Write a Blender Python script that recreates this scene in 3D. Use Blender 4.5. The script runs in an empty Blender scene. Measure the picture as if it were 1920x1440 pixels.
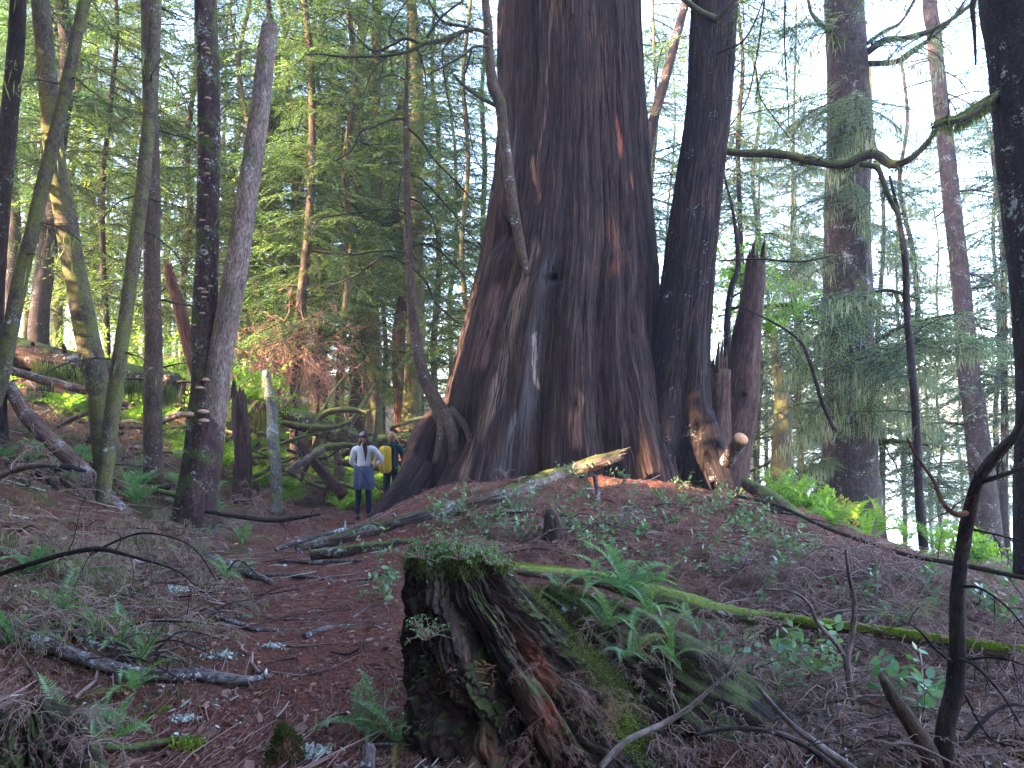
import bpy, math
import numpy as np
from mathutils import Vector, Matrix

# ------------------------------------------------------------------ camera, sky, sun, exposure
sc = bpy.context.scene
COL = sc.collection
F = 1450.0
PITCH = math.atan(80.0 / F)
CAMZ = 1.6
cam_d = bpy.data.cameras.new("camera")
cam_d.sensor_width = 36.0
cam_d.lens = 36.0 * F / 1920.0
cam_d.clip_start = 0.05
cam_d.clip_end = 3000.0
cam = bpy.data.objects.new("camera", cam_d)
cam.location = (0, 0, CAMZ)
cam.rotation_euler = (math.pi / 2 + PITCH, 0, 0)
COL.objects.link(cam)
sc.camera = cam

SUN_EL = math.radians(17)
SUN_AZ = math.radians(-118)      # measured from +Y towards +X: behind and to the left of the camera
world = bpy.data.worlds.new("World")
sc.world = world
world.use_nodes = True
wn = world.node_tree.nodes
wl = world.node_tree.links
wn.clear()
w_out = wn.new("ShaderNodeOutputWorld")
w_bg = wn.new("ShaderNodeBackground")
w_sky = wn.new("ShaderNodeTexSky")
w_sky.sky_type = 'NISHITA'
w_sky.sun_disc = False
w_sky.sun_elevation = SUN_EL
w_sky.sun_rotation = SUN_AZ
w_sky.air_density = 1.0
w_sky.dust_density = 1.2
w_sky.ozone_density = 2.5
w_bg.inputs['Strength'].default_value = 0.15
w_tint = wn.new("ShaderNodeMix"); w_tint.data_type = 'RGBA'; w_tint.blend_type = 'MULTIPLY'; w_tint.inputs[0].default_value = 1.0
w_tint.inputs[7].default_value = (1.16, 0.97, 0.98, 1)
wl.new(w_sky.outputs[0], w_tint.inputs[6])
wl.new(w_tint.outputs[2], w_bg.inputs[0])
wl.new(w_bg.outputs[0], w_out.inputs[0])

sun_d = bpy.data.lights.new("sun", 'SUN')
sun_d.energy = 3.0
sun_d.angle = math.radians(0.5)
sun_d.color = (1.0, 0.75, 0.48)
sun = bpy.data.objects.new("sun", sun_d)
sd = Vector((math.sin(SUN_AZ) * math.cos(SUN_EL), math.cos(SUN_AZ) * math.cos(SUN_EL), math.sin(SUN_EL)))
sun.rotation_euler = (-sd).to_track_quat('-Z', 'Y').to_euler()
sun.location = sd * 60
COL.objects.link(sun)

sc.view_settings.view_transform = 'Standard'
sc.view_settings.look = 'None'
sc.view_settings.gamma = 1.0
sc.view_settings.exposure = 4.25
sc.view_settings.use_curve_mapping = False
cy = sc.cycles
cy.max_bounces = 6
cy.diffuse_bounces = 3
cy.glossy_bounces = 2
cy.transmission_bounces = 4
cy.transparent_max_bounces = 4
cy.volume_bounces = 0
cy.caustics_reflective = False
cy.caustics_refractive = False
cy.sample_clamp_indirect = 4.0

# ------------------------------------------------------------------ numpy helpers
FW = np.array([0, math.cos(PITCH), math.sin(PITCH)])
UP = np.array([0, -math.sin(PITCH), math.cos(PITCH)])
RT = np.array([1.0, 0, 0])
C0 = np.array([0, 0, CAMZ])


def P(px, py, Y):
    d = FW + RT * (px - 960) / F + UP * (720 - py) / F
    return C0 + d * (Y / d[1])


def hsh(ix, iy, iz, s):
    h = (ix * 374761393 + iy * 668265263 + iz * 2147483647 + s * 974711) & 0xffffffff
    h = ((h ^ (h >> 13)) * 1274126177) & 0xffffffff
    h = ((h ^ (h >> 16)) * 2246822519) & 0xffffffff
    return ((h ^ (h >> 15)) & 0xffffff) / float(0xffffff)


def vn(x, y, z=0.0, s=0):
    x, y, z = np.broadcast_arrays(np.asarray(x, float), np.asarray(y, float), np.asarray(z, float))
    fx, fy, fz = np.floor(x), np.floor(y), np.floor(z)
    ix, iy, iz = fx.astype(np.int64), fy.astype(np.int64), fz.astype(np.int64)
    u, v, w = x - fx, y - fy, z - fz
    u = u * u * (3 - 2 * u); v = v * v * (3 - 2 * v); w = w * w * (3 - 2 * w)
    def c(a, b, d): return hsh(ix + a, iy + b, iz + d, s)
    x00 = c(0, 0, 0) * (1 - u) + c(1, 0, 0) * u
    x10 = c(0, 1, 0) * (1 - u) + c(1, 1, 0) * u
    x01 = c(0, 0, 1) * (1 - u) + c(1, 0, 1) * u
    x11 = c(0, 1, 1) * (1 - u) + c(1, 1, 1) * u
    return ((x00 * (1 - v) + x10 * v) * (1 - w) + (x01 * (1 - v) + x11 * v) * w) * 2 - 1


def fbm(x, y, z=0.0, o=4, s=0):
    t, a, f = 0, 1.0, 1.0
    for k in range(o):
        t = t + a * vn(x * f, y * f, z * f, s + k)
        a *= 0.5; f *= 2.03
    return t / 1.9


def sp(v, k=0.5):
    return k * np.logaddexp(0, v / k)


def ss(v, a, b):
    t = np.clip((v - a) / (b - a), 0, 1)
    return t * t * (3 - 2 * t)


def H(x, y):
    x = np.asarray(x, float); y = np.asarray(y, float)
    yc = np.clip(y, -30, 30)
    xt = -0.45 - 0.165 * yc
    d = xt - 0.75 - x
    left = 0.37 * sp(d, 0.35)
    left = 5.2 * np.tanh(left / 5.2)
    base = -0.026 * np.clip(y, -20, 40)
    ex = (x - 1.3)
    exn = np.where(ex < 0, (np.abs(ex) / 3.55) ** 4, (np.abs(ex) / 4.6) ** 2)
    ey = y - 12.8
    eyn = np.where(ey < 0, (np.abs(ey) / 6.0) ** 2.2, (np.abs(ey) / 4.5) ** 2)
    mound = 1.22 * np.exp(-(exn + eyn))
    right = -0.15 * sp(x - 3, 0.5)
    right = 12 * np.tanh(right / 12)
    fr = ss(x - 0.12 * np.maximum(y - 20, 0), 2.0, 9.0)
    drop = -(0.03 * sp(y - 12, 1) + 0.15 * sp(y - 24, 2)) * fr
    rise = 0.10 * sp(y - 18, 1.5) * (1 - fr)
    rise = 5 * np.tanh(rise / 5)
    trail = np.exp(-((x - xt) / 0.9) ** 2)
    n = 0.18 * fbm(x * 0.55, y * 0.55, 0, 3, 11) + 0.13 * fbm(x * 1.9, y * 1.9, 0, 3, 21)
    n = n * (1 - 0.8 * trail) + 0.028 * fbm(x * 8, y * 8, 0, 3, 31)
    return np.maximum(base + left + mound + right + drop + rise + n, -14)


_YS = np.concatenate([np.linspace(1.2, 25, 3000), np.linspace(25, 90, 800)])


def G(px, py, up=0.0):
    d = FW + RT * (px - 960) / F + UP * (720 - py) / F
    pts = C0[None] + d[None] * (_YS / d[1])[:, None]
    h = H(pts[:, 0], pts[:, 1])
    k = np.argmax(pts[:, 2] < h)
    if pts[k, 2] >= h[k]:
        k = len(_YS) // 2
    p = pts[k].copy()
    p[2] = h[k] + up
    return p


def mesh(name, V, Fs, mats, mi=None, smooth=True, attrs=None):
    """V (n,3); Fs list of int arrays (m,k)"""
    me = bpy.data.meshes.new(name)
    V = np.asarray(V, np.float32)
    if not isinstance(Fs, (list, tuple)):
        Fs = [Fs]
    Fs = [np.asarray(f, np.int32) for f in Fs if len(f)]
    loops = np.concatenate([f.ravel() for f in Fs])
    sizes = np.concatenate([np.full(len(f), f.shape[1], np.int32) for f in Fs])
    starts = np.concatenate([[0], np.cumsum(sizes)[:-1]]).astype(np.int32)
    me.vertices.add(len(V)); me.vertices.foreach_set("co", V.ravel())
    me.loops.add(len(loops)); me.loops.foreach_set("vertex_index", loops)
    me.polygons.add(len(sizes)); me.polygons.foreach_set("loop_start", starts)
    if smooth:
        me.polygons.foreach_set("use_smooth", np.ones(len(sizes), bool))
    if not isinstance(mats, (list, tuple)):
        mats = [mats]
    for m in mats:
        me.materials.append(m)
    if mi is not None:
        me.polygons.foreach_set("material_index", np.asarray(mi, np.int32))
    for k, v in (attrs or {}).items():
        v = np.asarray(v, np.float32)
        if v.ndim == 2 and v.shape[1] == 3:
            a = me.attributes.new(k, 'FLOAT_VECTOR', 'POINT'); a.data.foreach_set("vector", v.ravel())
        else:
            a = me.attributes.new(k, 'FLOAT', 'POINT'); a.data.foreach_set("value", v.ravel())
    me.update(calc_edges=True)
    return me


def link(name, me, parent=None, loc=(0, 0, 0)):
    o = bpy.data.objects.new(name, me)
    o.location = loc
    if parent is not None:
        o.parent = parent
    COL.objects.link(o)
    return o


def tag(o, label=None, cat=None, group=None, kind=None):
    if label: o['label'] = label
    if cat: o['category'] = cat
    if group: o['group'] = group
    if kind: o['kind'] = kind
    return o


def thing(name, label, cat, loc=(0, 0, 0), group=None, rz=0.0, s=1.0):
    o = bpy.data.objects.new(name, None)
    o.empty_display_size = 0.1
    o.location = loc
    o.rotation_euler = (0, 0, rz)
    o.scale = (s, s, s)
    COL.objects.link(o)
    return tag(o, label, cat, group)


def nrm(a):
    a = np.asarray(a, float)
    return a / np.maximum(np.linalg.norm(a, axis=-1, keepdims=True), 1e-9)


class Geo:
    def __init__(self):
        self.V = []; self.Q = []; self.T = []; self.n = 0; self.mq = []; self.A = {}
    def add(self, V, Q=None, T=None, m=0, **at):
        V = np.asarray(V, float)
        self.V.append(V)
        if Q is not None and len(Q):
            self.Q.append(np.asarray(Q) + self.n); self.mq.append(np.full(len(Q), m))
        if T is not None and len(T):
            self.T.append((np.asarray(T) + self.n, m))
        for k, v in at.items():
            self.A.setdefault(k, []).append(v)
        self.n += len(V)
        return self
    def mesh(self, name, mats, off=(0, 0, 0), smooth=True):
        V = np.concatenate(self.V) - np.asarray(off)
        Fs, mi = [], []
        if self.Q:
            Fs.append(np.concatenate(self.Q)); mi.append(np.concatenate(self.mq))
        if self.T:
            Fs.append(np.concatenate([t for t, _ in self.T])); mi.append(np.concatenate([np.full(len(t), m) for t, m in self.T]))
        at = {k: np.concatenate(v) for k, v in self.A.items()}
        return mesh(name, V, Fs, mats, np.concatenate(mi), smooth, at)


def sticks(A, B, ra, rb, n=3):
    """batch of thin straight prisms"""
    A = np.asarray(A, float); B = np.asarray(B, float)
    N = len(A)
    ra = np.broadcast_to(ra, N); rb = np.broadcast_to(rb, N)
    t = nrm(B - A)
    ref = np.where(np.abs(t[:, 2:3]) > 0.9, np.array([[1.0, 0, 0]]), np.array([[0, 0, 1.0]]))
    u = nrm(np.cross(t, ref)); v = np.cross(t, u)
    V = np.zeros((N, 2 * n, 3))
    for k in range(n):
        a = 2 * math.pi * k / n
        o = u * math.cos(a) + v * math.sin(a)
        V[:, k] = A + o * ra[:, None]
        V[:, n + k] = B + o * rb[:, None]
    q = np.array([[k, (k + 1) % n, n + (k + 1) % n, n + k] for k in range(n)])
    Q = (np.arange(N)[:, None, None] * 2 * n + q[None]).reshape(-1, 4)
    return V.reshape(-1, 3), Q


def diamonds(Cp, D, Nn, L, W, wide=0.45, bend=0.0):
    """leaf shapes: base, side, tip, side"""
    D = nrm(D); S = nrm(np.cross(D, Nn)); Nn = np.cross(S, D)
    N = len(Cp)
    L = np.broadcast_to(L, N)[:, None]; W = np.broadcast_to(W, N)[:, None]
    V = np.zeros((N, 4, 3))
    V[:, 0] = Cp
    V[:, 1] = Cp + D * L * wide + S * W * 0.5
    V[:, 2] = Cp + D * L - Nn * L * bend
    V[:, 3] = Cp + D * L * wide - S * W * 0.5
    Q = np.arange(N * 4).reshape(-1, 4)
    return V.reshape(-1, 3), Q


def resample(pts, step):
    pts = np.asarray(pts, float)
    # Catmull-Rom through the points
    if len(pts) > 2:
        p = np.vstack([2 * pts[0] - pts[1], pts, 2 * pts[-1] - pts[-2]])
        out = []
        for i in range(1, len(p) - 2):
            seg = np.linalg.norm(p[i + 1, :3] - p[i, :3])
            m = max(2, int(seg / step))
            t = np.linspace(0, 1, m, endpoint=False)[:, None]
            a, b, c, d = p[i - 1], p[i], p[i + 1], p[i + 2]
            out.append(0.5 * ((2 * b) + (c - a) * t + (2 * a - 5 * b + 4 * c - d) * t ** 2 + (3 * b - a - 3 * c + d) * t ** 3))
        out.append(p[-2][None])
        return np.concatenate(out)
    m = max(2, int(np.linalg.norm(pts[1, :3] - pts[0, :3]) / step) + 1)
    t = np.linspace(0, 1, m)[:, None]
    return pts[0] * (1 - t) + pts[1] * t


def tube(pts, radii, sides=16, step=None, rough=0.08, seed=0, capn=True, rug=0.0, fl=2.2, wob=0.0):
    """bark-covered tube along pts; returns V, Q, T, bc attribute"""
    pts = np.asarray(pts, float); radii = np.asarray(radii, float)
    if step is None:
        step = max(radii.mean() * 0.45, 0.01)
    pr = resample(np.hstack([pts, radii[:, None]]), step)
    c, r = pr[:, :3], np.maximum(pr[:, 3], 0.0008)
    n = len(c)
    s = np.concatenate([[0], np.cumsum(np.linalg.norm(np.diff(c, axis=0), axis=1))])
    if wob:
        c = c + wob * np.stack([vn(s * 1.3, 0.5, 0, seed + 5), vn(s * 1.3, 7.5, 0, seed + 6), 0.6 * vn(s * 1.3, 3.5, 0, seed + 7)], 1)
    t = nrm(np.gradient(c, axis=0))
    ref = np.array([0, -1.0, 0]) if abs(t[0][1]) < 0.9 else np.array([0, 0, 1.0])
    u = nrm(np.cross(t[0], ref)); U = [u]
    for i in range(1, n):
        u = U[-1] - t[i] * np.dot(U[-1], t[i])
        U.append(u / np.linalg.norm(u))
    U = np.array(U); W = np.cross(t, U)
    th = np.linspace(0, 2 * math.pi, sides, endpoint=False)
    ct, st = np.cos(th)[None], np.sin(th)[None]
    rm = radii.mean()
    kx = fl
    S = s[:, None] / max(rm, 1e-4)
    dis = 1 + rough * fbm(ct * kx * .6, st * kx * .6, S * 0.35, 3, seed) + rug * fbm(ct * kx * 3, st * kx * 3, S * 0.6, 3, seed + 9)
    R = r[:, None] * dis
    V = c[:, None] + R[..., None] * (U[:, None] * ct[..., None] + W[:, None] * st[..., None])
    bc = np.stack([ct * r[:, None], st * r[:, None], np.broadcast_to(s[:, None] + seed * 0.37, (n, sides))], -1)
    i = np.arange(n - 1)[:, None] * sides; k = np.arange(sides)[None]; k2 = (k + 1) % sides
    Q = np.stack([i + k, i + k2, i + sides + k2, i + sides + k], -1).reshape(-1, 4)
    V = V.reshape(-1, 3); bc = bc.reshape(-1, 3)
    T = None
    if capn:
        m = len(V)
        V = np.vstack([V, c[0] - t[0] * r[0] * 0.05, c[-1] + t[-1] * r[-1] * 0.12])
        bc = np.vstack([bc, [0, 0, s[0]], [0, 0, s[-1]]])
        kk = np.arange(sides)
        T = np.vstack([np.stack([(kk + 1) % sides, kk, np.full(sides, m)], 1),
                       np.stack([(n - 1) * sides + kk, (n - 1) * sides + (kk + 1) % sides, np.full(sides, m + 1)], 1)])
    return V, Q, T, bc


def tube_geo(g, pts, radii, m=0, **kw):
    V, Q, T, bc = tube(pts, radii, **kw)
    g.add(V, Q, T, m, bc=bc)


# ------------------------------------------------------------------ materials
def mat(name):
    m = bpy.data.materials.new(name); m.use_nodes = True
    nt = m.node_tree; nt.nodes.clear()
    out = nt.nodes.new("ShaderNodeOutputMaterial")
    return m, nt.nodes, nt.links, out


def rgb(c): return (c[0], c[1], c[2], 1.0)


def noise_n(N, Lk, vec, scale, detail=6, rough=0.6, dist=0.0):
    n = N.new("ShaderNodeTexNoise")
    n.inputs['Scale'].default_value = scale; n.inputs['Detail'].default_value = detail
    n.inputs['Roughness'].default_value = rough; n.inputs['Distortion'].default_value = dist
    if vec is not None: Lk.new(vec, n.inputs['Vector'])
    return n.outputs['Fac']


def ramp_n(N, Lk, fac, stops):
    r = N.new("ShaderNodeValToRGB")
    e = r.color_ramp.elements
    e[0].position, e[0].color = stops[0][0], rgb(stops[0][1])
    e[1].position, e[1].color = stops[-1][0], rgb(stops[-1][1])
    for p, c in stops[1:-1]:
        x = e.new(p); x.color = rgb(c)
    Lk.new(fac, r.inputs[0])
    return r.outputs[0]


def step_n(N, Lk, v, a, b):
    m = N.new("ShaderNodeMapRange"); m.interpolation_type = 'SMOOTHSTEP'
    m.inputs['From Min'].default_value = a; m.inputs['From Max'].default_value = b
    Lk.new(v, m.inputs['Value'])
    return m.outputs['Result']


def mix_n(N, Lk, f, a, b, mode='MIX'):
    m = N.new("ShaderNodeMix"); m.data_type = 'RGBA'; m.blend_type = mode
    if isinstance(f, float): m.inputs[0].default_value = f
    else: Lk.new(f, m.inputs[0])
    for i, v in ((6, a), (7, b)):
        if isinstance(v, tuple): m.inputs[i].default_value = rgb(v)
        else: Lk.new(v, m.inputs[i])
    return m.outputs[2]


def math_n(N, Lk, op, a, b=0.0):
    m = N.new("ShaderNodeMath"); m.operation = op
    for i, v in ((0, a), (1, b)):
        if isinstance(v, (int, float)): m.inputs[i].default_value = v
        else: Lk.new(v, m.inputs[i])
    return m.outputs[0]


def bark(name, c1, c2, c3, stretch=0.12, scale=14.0, moss=0.0, mossup=0.0, mosscol=(0.06, 0.085, 0.02), lich=0.0,
         lichcol=(0.35, 0.36, 0.34), bump=0.6, rough=0.9, streak=True):
    m, N, Lk, out = mat(name)
    at = N.new("ShaderNodeAttribute"); at.attribute_name = 'bc'
    mp = N.new("ShaderNodeMapping"); mp.inputs['Scale'].default_value = (1, 1, stretch)
    Lk.new(at.outputs['Vector'], mp.inputs['Vector'])
    v = mp.outputs[0]
    raw = at.outputs['Vector']
    f1 = noise_n(N, Lk, v, scale, 8, 0.7, 0.3)
    f2 = noise_n(N, Lk, v, scale * 4.5, 6, 0.65)
    f3 = noise_n(N, Lk, raw, 2.2, 5, 0.6)
    col = ramp_n(N, Lk, f1, [(0.32, c1), (0.5, c2), (0.68, c3)])
    col = mix_n(N, Lk, step_n(N, Lk, f2, 0.3, 0.65), (c1[0] * .45, c1[1] * .45, c1[2] * .45), col)
    var = ramp_n(N, Lk, f3, [(0.3, (0.65, 0.62, 0.68)), (0.7, (1.25, 1.2, 1.1))])
    col = mix_n(N, Lk, 1.0, col, var, 'MULTIPLY')
    if streak:
        ta = N.new("ShaderNodeAttribute"); ta.attribute_name = 'tint'
        tf = N.new("ShaderNodeAttribute"); tf.attribute_name = 'tintf'
        tc = mix_n(N, Lk, 1.0, ta.outputs['Vector'], ramp_n(N, Lk, f1, [(0.25, (0.4, 0.4, 0.4)), (0.7, (1.35, 1.35, 1.35))]), 'MULTIPLY')
        col = mix_n(N, Lk, math_n(N, Lk, 'MULTIPLY', tf.outputs['Fac'], step_n(N, Lk, f1, 0.3, 0.5)), col, tc)
    h = math_n(N, Lk, 'ADD', math_n(N, Lk, 'MULTIPLY', f1, 1.0), math_n(N, Lk, 'MULTIPLY', f2, 0.45))
    if lich > 0:
        fl_ = noise_n(N, Lk, raw, 26.0, 5, 0.75, 0.5)
        fl2 = noise_n(N, Lk, raw, 3.1, 3, 0.6)
        lf = step_n(N, Lk, math_n(N, Lk, 'ADD', math_n(N, Lk, 'MULTIPLY', fl_, 1.0), math_n(N, Lk, 'MULTIPLY', fl2, 0.8)), 1.12 - lich * 0.35, 1.18 - lich * 0.35)
        col = mix_n(N, Lk, lf, col, lichcol)
    if moss > 0 or mossup > 0:
        g = N.new("ShaderNodeNewGeometry"); sx = N.new("ShaderNodeSeparateXYZ"); Lk.new(g.outputs['Normal'], sx.inputs[0])
        fm = noise_n(N, Lk, raw, 3.0, 6, 0.7)
        fm2 = noise_n(N, Lk, raw, 45.0, 4, 0.7)
        fsum = math_n(N, Lk, 'ADD', fm, math_n(N, Lk, 'MULTIPLY', sx.outputs['Z'], mossup * 0.35))
        fsum = math_n(N, Lk, 'ADD', fsum, math_n(N, Lk, 'MULTIPLY', fm2, 0.22))
        mf = step_n(N, Lk, fsum, 0.78 - moss * 0.45, 0.88 - moss * 0.45)
        mc = ramp_n(N, Lk, fm2, [(0.3, tuple(x * 0.45 for x in mosscol)), (0.55, mosscol), (0.75, tuple(min(1, x * 1.7) for x in mosscol))])
        col = mix_n(N, Lk, mf, col, mc)
    bs = N.new("ShaderNodeBsdfPrincipled")
    bs.inputs['Roughness'].default_value = rough
    bs.inputs['Specular IOR Level'].default_value = 0.25
    Lk.new(col, bs.inputs['Base Color'])
    b = N.new("ShaderNodeBump"); b.inputs['Strength'].default_value = bump; b.inputs['Distance'].default_value = 0.02
    Lk.new(h, b.inputs['Height']); Lk.new(b.outputs[0], bs.inputs['Normal'])
    Lk.new(bs.outputs[0], out.inputs[0])
    return m


def leaf(name, cols, trans=0.5, rough=0.55, spec=0.3, objvar=False, patch=1.2):
    m, N, Lk, out = mat(name)
    g = N.new("ShaderNodeNewGeometry")
    n = len(cols)
    col = ramp_n(N, Lk, g.outputs['Random Per Island'], [(i / (n - 1), c) for i, c in enumerate(cols)])
    if patch:
        f = noise_n(N, Lk, g.outputs['Position'], patch, 3, 0.6)
        col = mix_n(N, Lk, 1.0, col, ramp_n(N, Lk, f, [(0.35, (0.62, 0.75, 0.72)), (0.65, (1.35, 1.2, 1.0))]), 'MULTIPLY')
    if objvar:
        oi = N.new("ShaderNodeObjectInfo")
        col = mix_n(N, Lk, 1.0, col, ramp_n(N, Lk, oi.outputs['Random'], [(0, (0.7, 0.88, 1.1)), (0.5, (1, 1, 1)), (1, (1.3, 1.15, 0.85))]), 'MULTIPLY')
    bs = N.new("ShaderNodeBsdfPrincipled")
    bs.inputs['Roughness'].default_value = rough
    bs.inputs['Specular IOR Level'].default_value = spec
    Lk.new(col, bs.inputs['Base Color'])
    if trans > 0:
        tr = N.new("ShaderNodeBsdfTranslucent")
        Lk.new(mix_n(N, Lk, 1.0, col, (1.45, 1.6, 1.0), 'MULTIPLY'), tr.inputs[0])
        mx = N.new("ShaderNodeMixShader"); mx.inputs[0].default_value = trans
        Lk.new(bs.outputs[0], mx.inputs[1]); Lk.new(tr.outputs[0], mx.inputs[2])
        Lk.new(mx.outputs[0], out.inputs[0])
    else:
        Lk.new(bs.outputs[0], out.inputs[0])
    return m


def plain(name, c, rough=0.8, nscale=8.0, var=0.3, bump=0.2, spec=0.3):
    m, N, Lk, out = mat(name)
    tc = N.new("ShaderNodeTexCoord")
    f = noise_n(N, Lk, tc.outputs['Object'], nscale, 6, 0.65)
    col = ramp_n(N, Lk, f, [(0.3, tuple(x * (1 - var) for x in c)), (0.7, tuple(min(1, x * (1 + var)) for x in c))])
    bs = N.new("ShaderNodeBsdfPrincipled"); bs.inputs['Roughness'].default_value = rough
    bs.inputs['Specular IOR Level'].default_value = spec
    Lk.new(col, bs.inputs['Base Color'])
    b = N.new("ShaderNodeBump"); b.inputs['Strength'].default_value = bump; b.inputs['Distance'].default_value = 0.01
    Lk.new(f, b.inputs['Height']); Lk.new(b.outputs[0], bs.inputs['Normal'])
    Lk.new(bs.outputs[0], out.inputs[0])
    return m


M = {}
M['cedar'] = bark('cedar_bark', (0.014, 0.008, 0.009), (0.056, 0.033, 0.031), (0.115, 0.072, 0.064), 0.04, 17, bump=0.9)
M['cedar2'] = bark('dark_cedar_bark', (0.011, 0.007, 0.009), (0.034, 0.022, 0.025), (0.072, 0.048, 0.048), 0.05, 17, bump=0.9, lich=0.1)
M['spotted'] = bark('spotted_spruce_bark', (0.015, 0.010, 0.012), (0.04, 0.028, 0.030), (0.08, 0.058, 0.056), 0.5, 22, lich=0.22, bump=1.0)
M['mossy'] = bark('mossy_bark', (0.06, 0.045, 0.035), (0.13, 0.105, 0.075), (0.20, 0.17, 0.12), 0.5, 16, moss=0.46, mosscol=(0.115, 0.115, 0.038), lich=0.15)
M['fungus'] = bark('alder_bark', (0.03, 0.016, 0.017), (0.075, 0.042, 0.040), (0.14, 0.095, 0.085), 0.4, 14, moss=0.33, mosscol=(0.06, 0.085, 0.02), lich=0.25)
M['snag'] = bark('grey_snag_bark', (0.12, 0.085, 0.075), (0.24, 0.18, 0.16), (0.36, 0.30, 0.27), 0.3, 12, moss=0.28, mosscol=(0.08, 0.10, 0.03), lich=0.15)
M['dark'] = bark('dark_bark', (0.02, 0.014, 0.014), (0.05, 0.034, 0.033), (0.09, 0.066, 0.06), 0.3, 18, lich=0.15)
M['hemlock'] = bark('hemlock_bark', (0.06, 0.04, 0.032), (0.12, 0.085, 0.065), (0.17, 0.13, 0.10), 0.3, 18, moss=0.2, lich=0.2, mosscol=(0.07, 0.09, 0.025))
M['redwood'] = bark('rotten_red_wood', (0.07, 0.028, 0.018), (0.17, 0.07, 0.045), (0.28, 0.14, 0.09), 0.08, 14, moss=0.1, bump=0.9)
M['logmoss'] = bark('bright_moss_log', (0.07, 0.05, 0.035), (0.13, 0.095, 0.07), (0.22, 0.18, 0.14), 0.2, 12, moss=0.12, mossup=1.5, mosscol=(0.13, 0.17, 0.03), lich=0.3)
M['palepole'] = bark('pale_pole_bark', (0.10, 0.09, 0.08), (0.20, 0.19, 0.16), (0.32, 0.32, 0.28), 0.3, 12, moss=0.3, mosscol=(0.17, 0.20, 0.05), lich=0.35)
M['logmoss2'] = bark('olive_moss_limb', (0.08, 0.06, 0.045), (0.14, 0.11, 0.08), (0.22, 0.18, 0.14), 0.2, 12, moss=0.25, mossup=1.2, mosscol=(0.14, 0.17, 0.045), lich=0.2)
M['redbrown'] = bark('brown_rotten_wood', (0.045, 0.024, 0.02), (0.105, 0.056, 0.045), (0.18, 0.11, 0.09), 0.08, 14, moss=0.1, bump=0.9)
M['paledead'] = bark('weathered_dead_log', (0.10, 0.07, 0.06), (0.23, 0.17, 0.14), (0.38, 0.31, 0.27), 0.08, 16, moss=0.05, mossup=.8, mosscol=(0.12, 0.13, 0.04), lich=0.4)
M['logdull'] = bark('fallen_log_bark', (0.08, 0.05, 0.04), (0.20, 0.14, 0.11), (0.34, 0.27, 0.22), 0.10, 14, moss=0.1, mossup=1.0, mosscol=(0.12, 0.14, 0.03), lich=0.55)
M['logdark'] = bark('rotten_log_bark', (0.035, 0.022, 0.02), (0.10, 0.06, 0.05), (0.17, 0.11, 0.09), 0.10, 14, moss=0.05, mossup=0.8, mosscol=(0.10, 0.13, 0.03), lich=0.3)
M['logpink'] = bark('pink_barkless_log', (0.12, 0.07, 0.06), (0.26, 0.15, 0.13), (0.40, 0.28, 0.25), 0.08, 12, lich=0.45, mossup=0.3)
M['birch'] = bark('white_lichen_bark', (0.07, 0.05, 0.045), (0.16, 0.12, 0.11), (0.28, 0.24, 0.23), 0.4, 14, lich=0.42, lichcol=(0.42, 0.43, 0.44))
M['stump'] = bark('rotten_stump_wood', (0.02, 0.013, 0.012), (0.065, 0.040, 0.032), (0.14, 0.09, 0.068), 0.22, 22, moss=0.02, mossup=0.9, mosscol=(0.075, 0.085, 0.028), lich=0.15, bump=1.0)
M['mosslimb'] = bark('moss_coated_limb', (0.04, 0.03, 0.025), (0.08, 0.06, 0.05), (0.13, 0.10, 0.08), 0.3, 22, moss=0.3, mossup=1.4, mosscol=(0.075, 0.095, 0.022))
M['limb'] = bark('dark_limb', (0.025, 0.02, 0.018), (0.055, 0.042, 0.036), (0.09, 0.075, 0.065), 0.3, 25, moss=0.1, mossup=0.8, mosscol=(0.06, 0.07, 0.022), streak=False)
M['twig'] = plain('dry_twig', (0.27, 0.175, 0.145), 0.9, 3.0, 0.5)
M['twigred'] = plain('reddish_twig', (0.27, 0.145, 0.11), 0.9, 3.0, 0.4)
M['cut'] = plain('sawn_wood', (0.55, 0.26, 0.12), 0.7, 20, 0.25)
M['duff'] = plain('litter_chips', (0.23, 0.125, 0.095), 0.8, 4.0, 0.75)
M['lichenwhite'] = plain('white_lichen', (0.48, 0.52, 0.46), 0.95, 20.0, 0.3)
M['hangmoss'] = leaf('hanging_moss', [(0.12, 0.14, 0.06), (0.20, 0.23, 0.10), (0.27, 0.29, 0.15)], 0.45, 0.9, 0.05)
M['beard'] = leaf('pale_beard_lichen', [(0.19, 0.20, 0.15), (0.28, 0.295, 0.22), (0.36, 0.375, 0.29)], 0.45, 0.9, 0.05)
M['mossfuzz'] = leaf('moss_fuzz', [(0.12, 0.16, 0.02), (0.20, 0.26, 0.03), (0.30, 0.36, 0.06)], 0.3, 0.9, 0.05)
M['dullfuzz'] = leaf('dull_moss_fuzz', [(0.05, 0.06, 0.02), (0.09, 0.11, 0.03), (0.15, 0.17, 0.06)], 0.3, 0.9, 0.05)
M['needle'] = leaf('hemlock_needles', [(0.055, 0.10, 0.04), (0.085, 0.145, 0.06), (0.12, 0.19, 0.085)], 0.55, 0.6, 0.2, True, 0.8)
M['needle_bright'] = leaf('sun_tinted_needles', [(0.09, 0.17, 0.065), (0.135, 0.235, 0.09), (0.20, 0.31, 0.13)], 0.6, 0.6, 0.2, True, 0.6)  # lighter copy of the hemlock needles, sunlit tone put into the colour
M['needle_grey'] = leaf('blue_hemlock_needles', [(0.11, 0.165, 0.125), (0.17, 0.235, 0.175), (0.24, 0.31, 0.235)], 0.55, 0.6, 0.2, True, 0.8)
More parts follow.
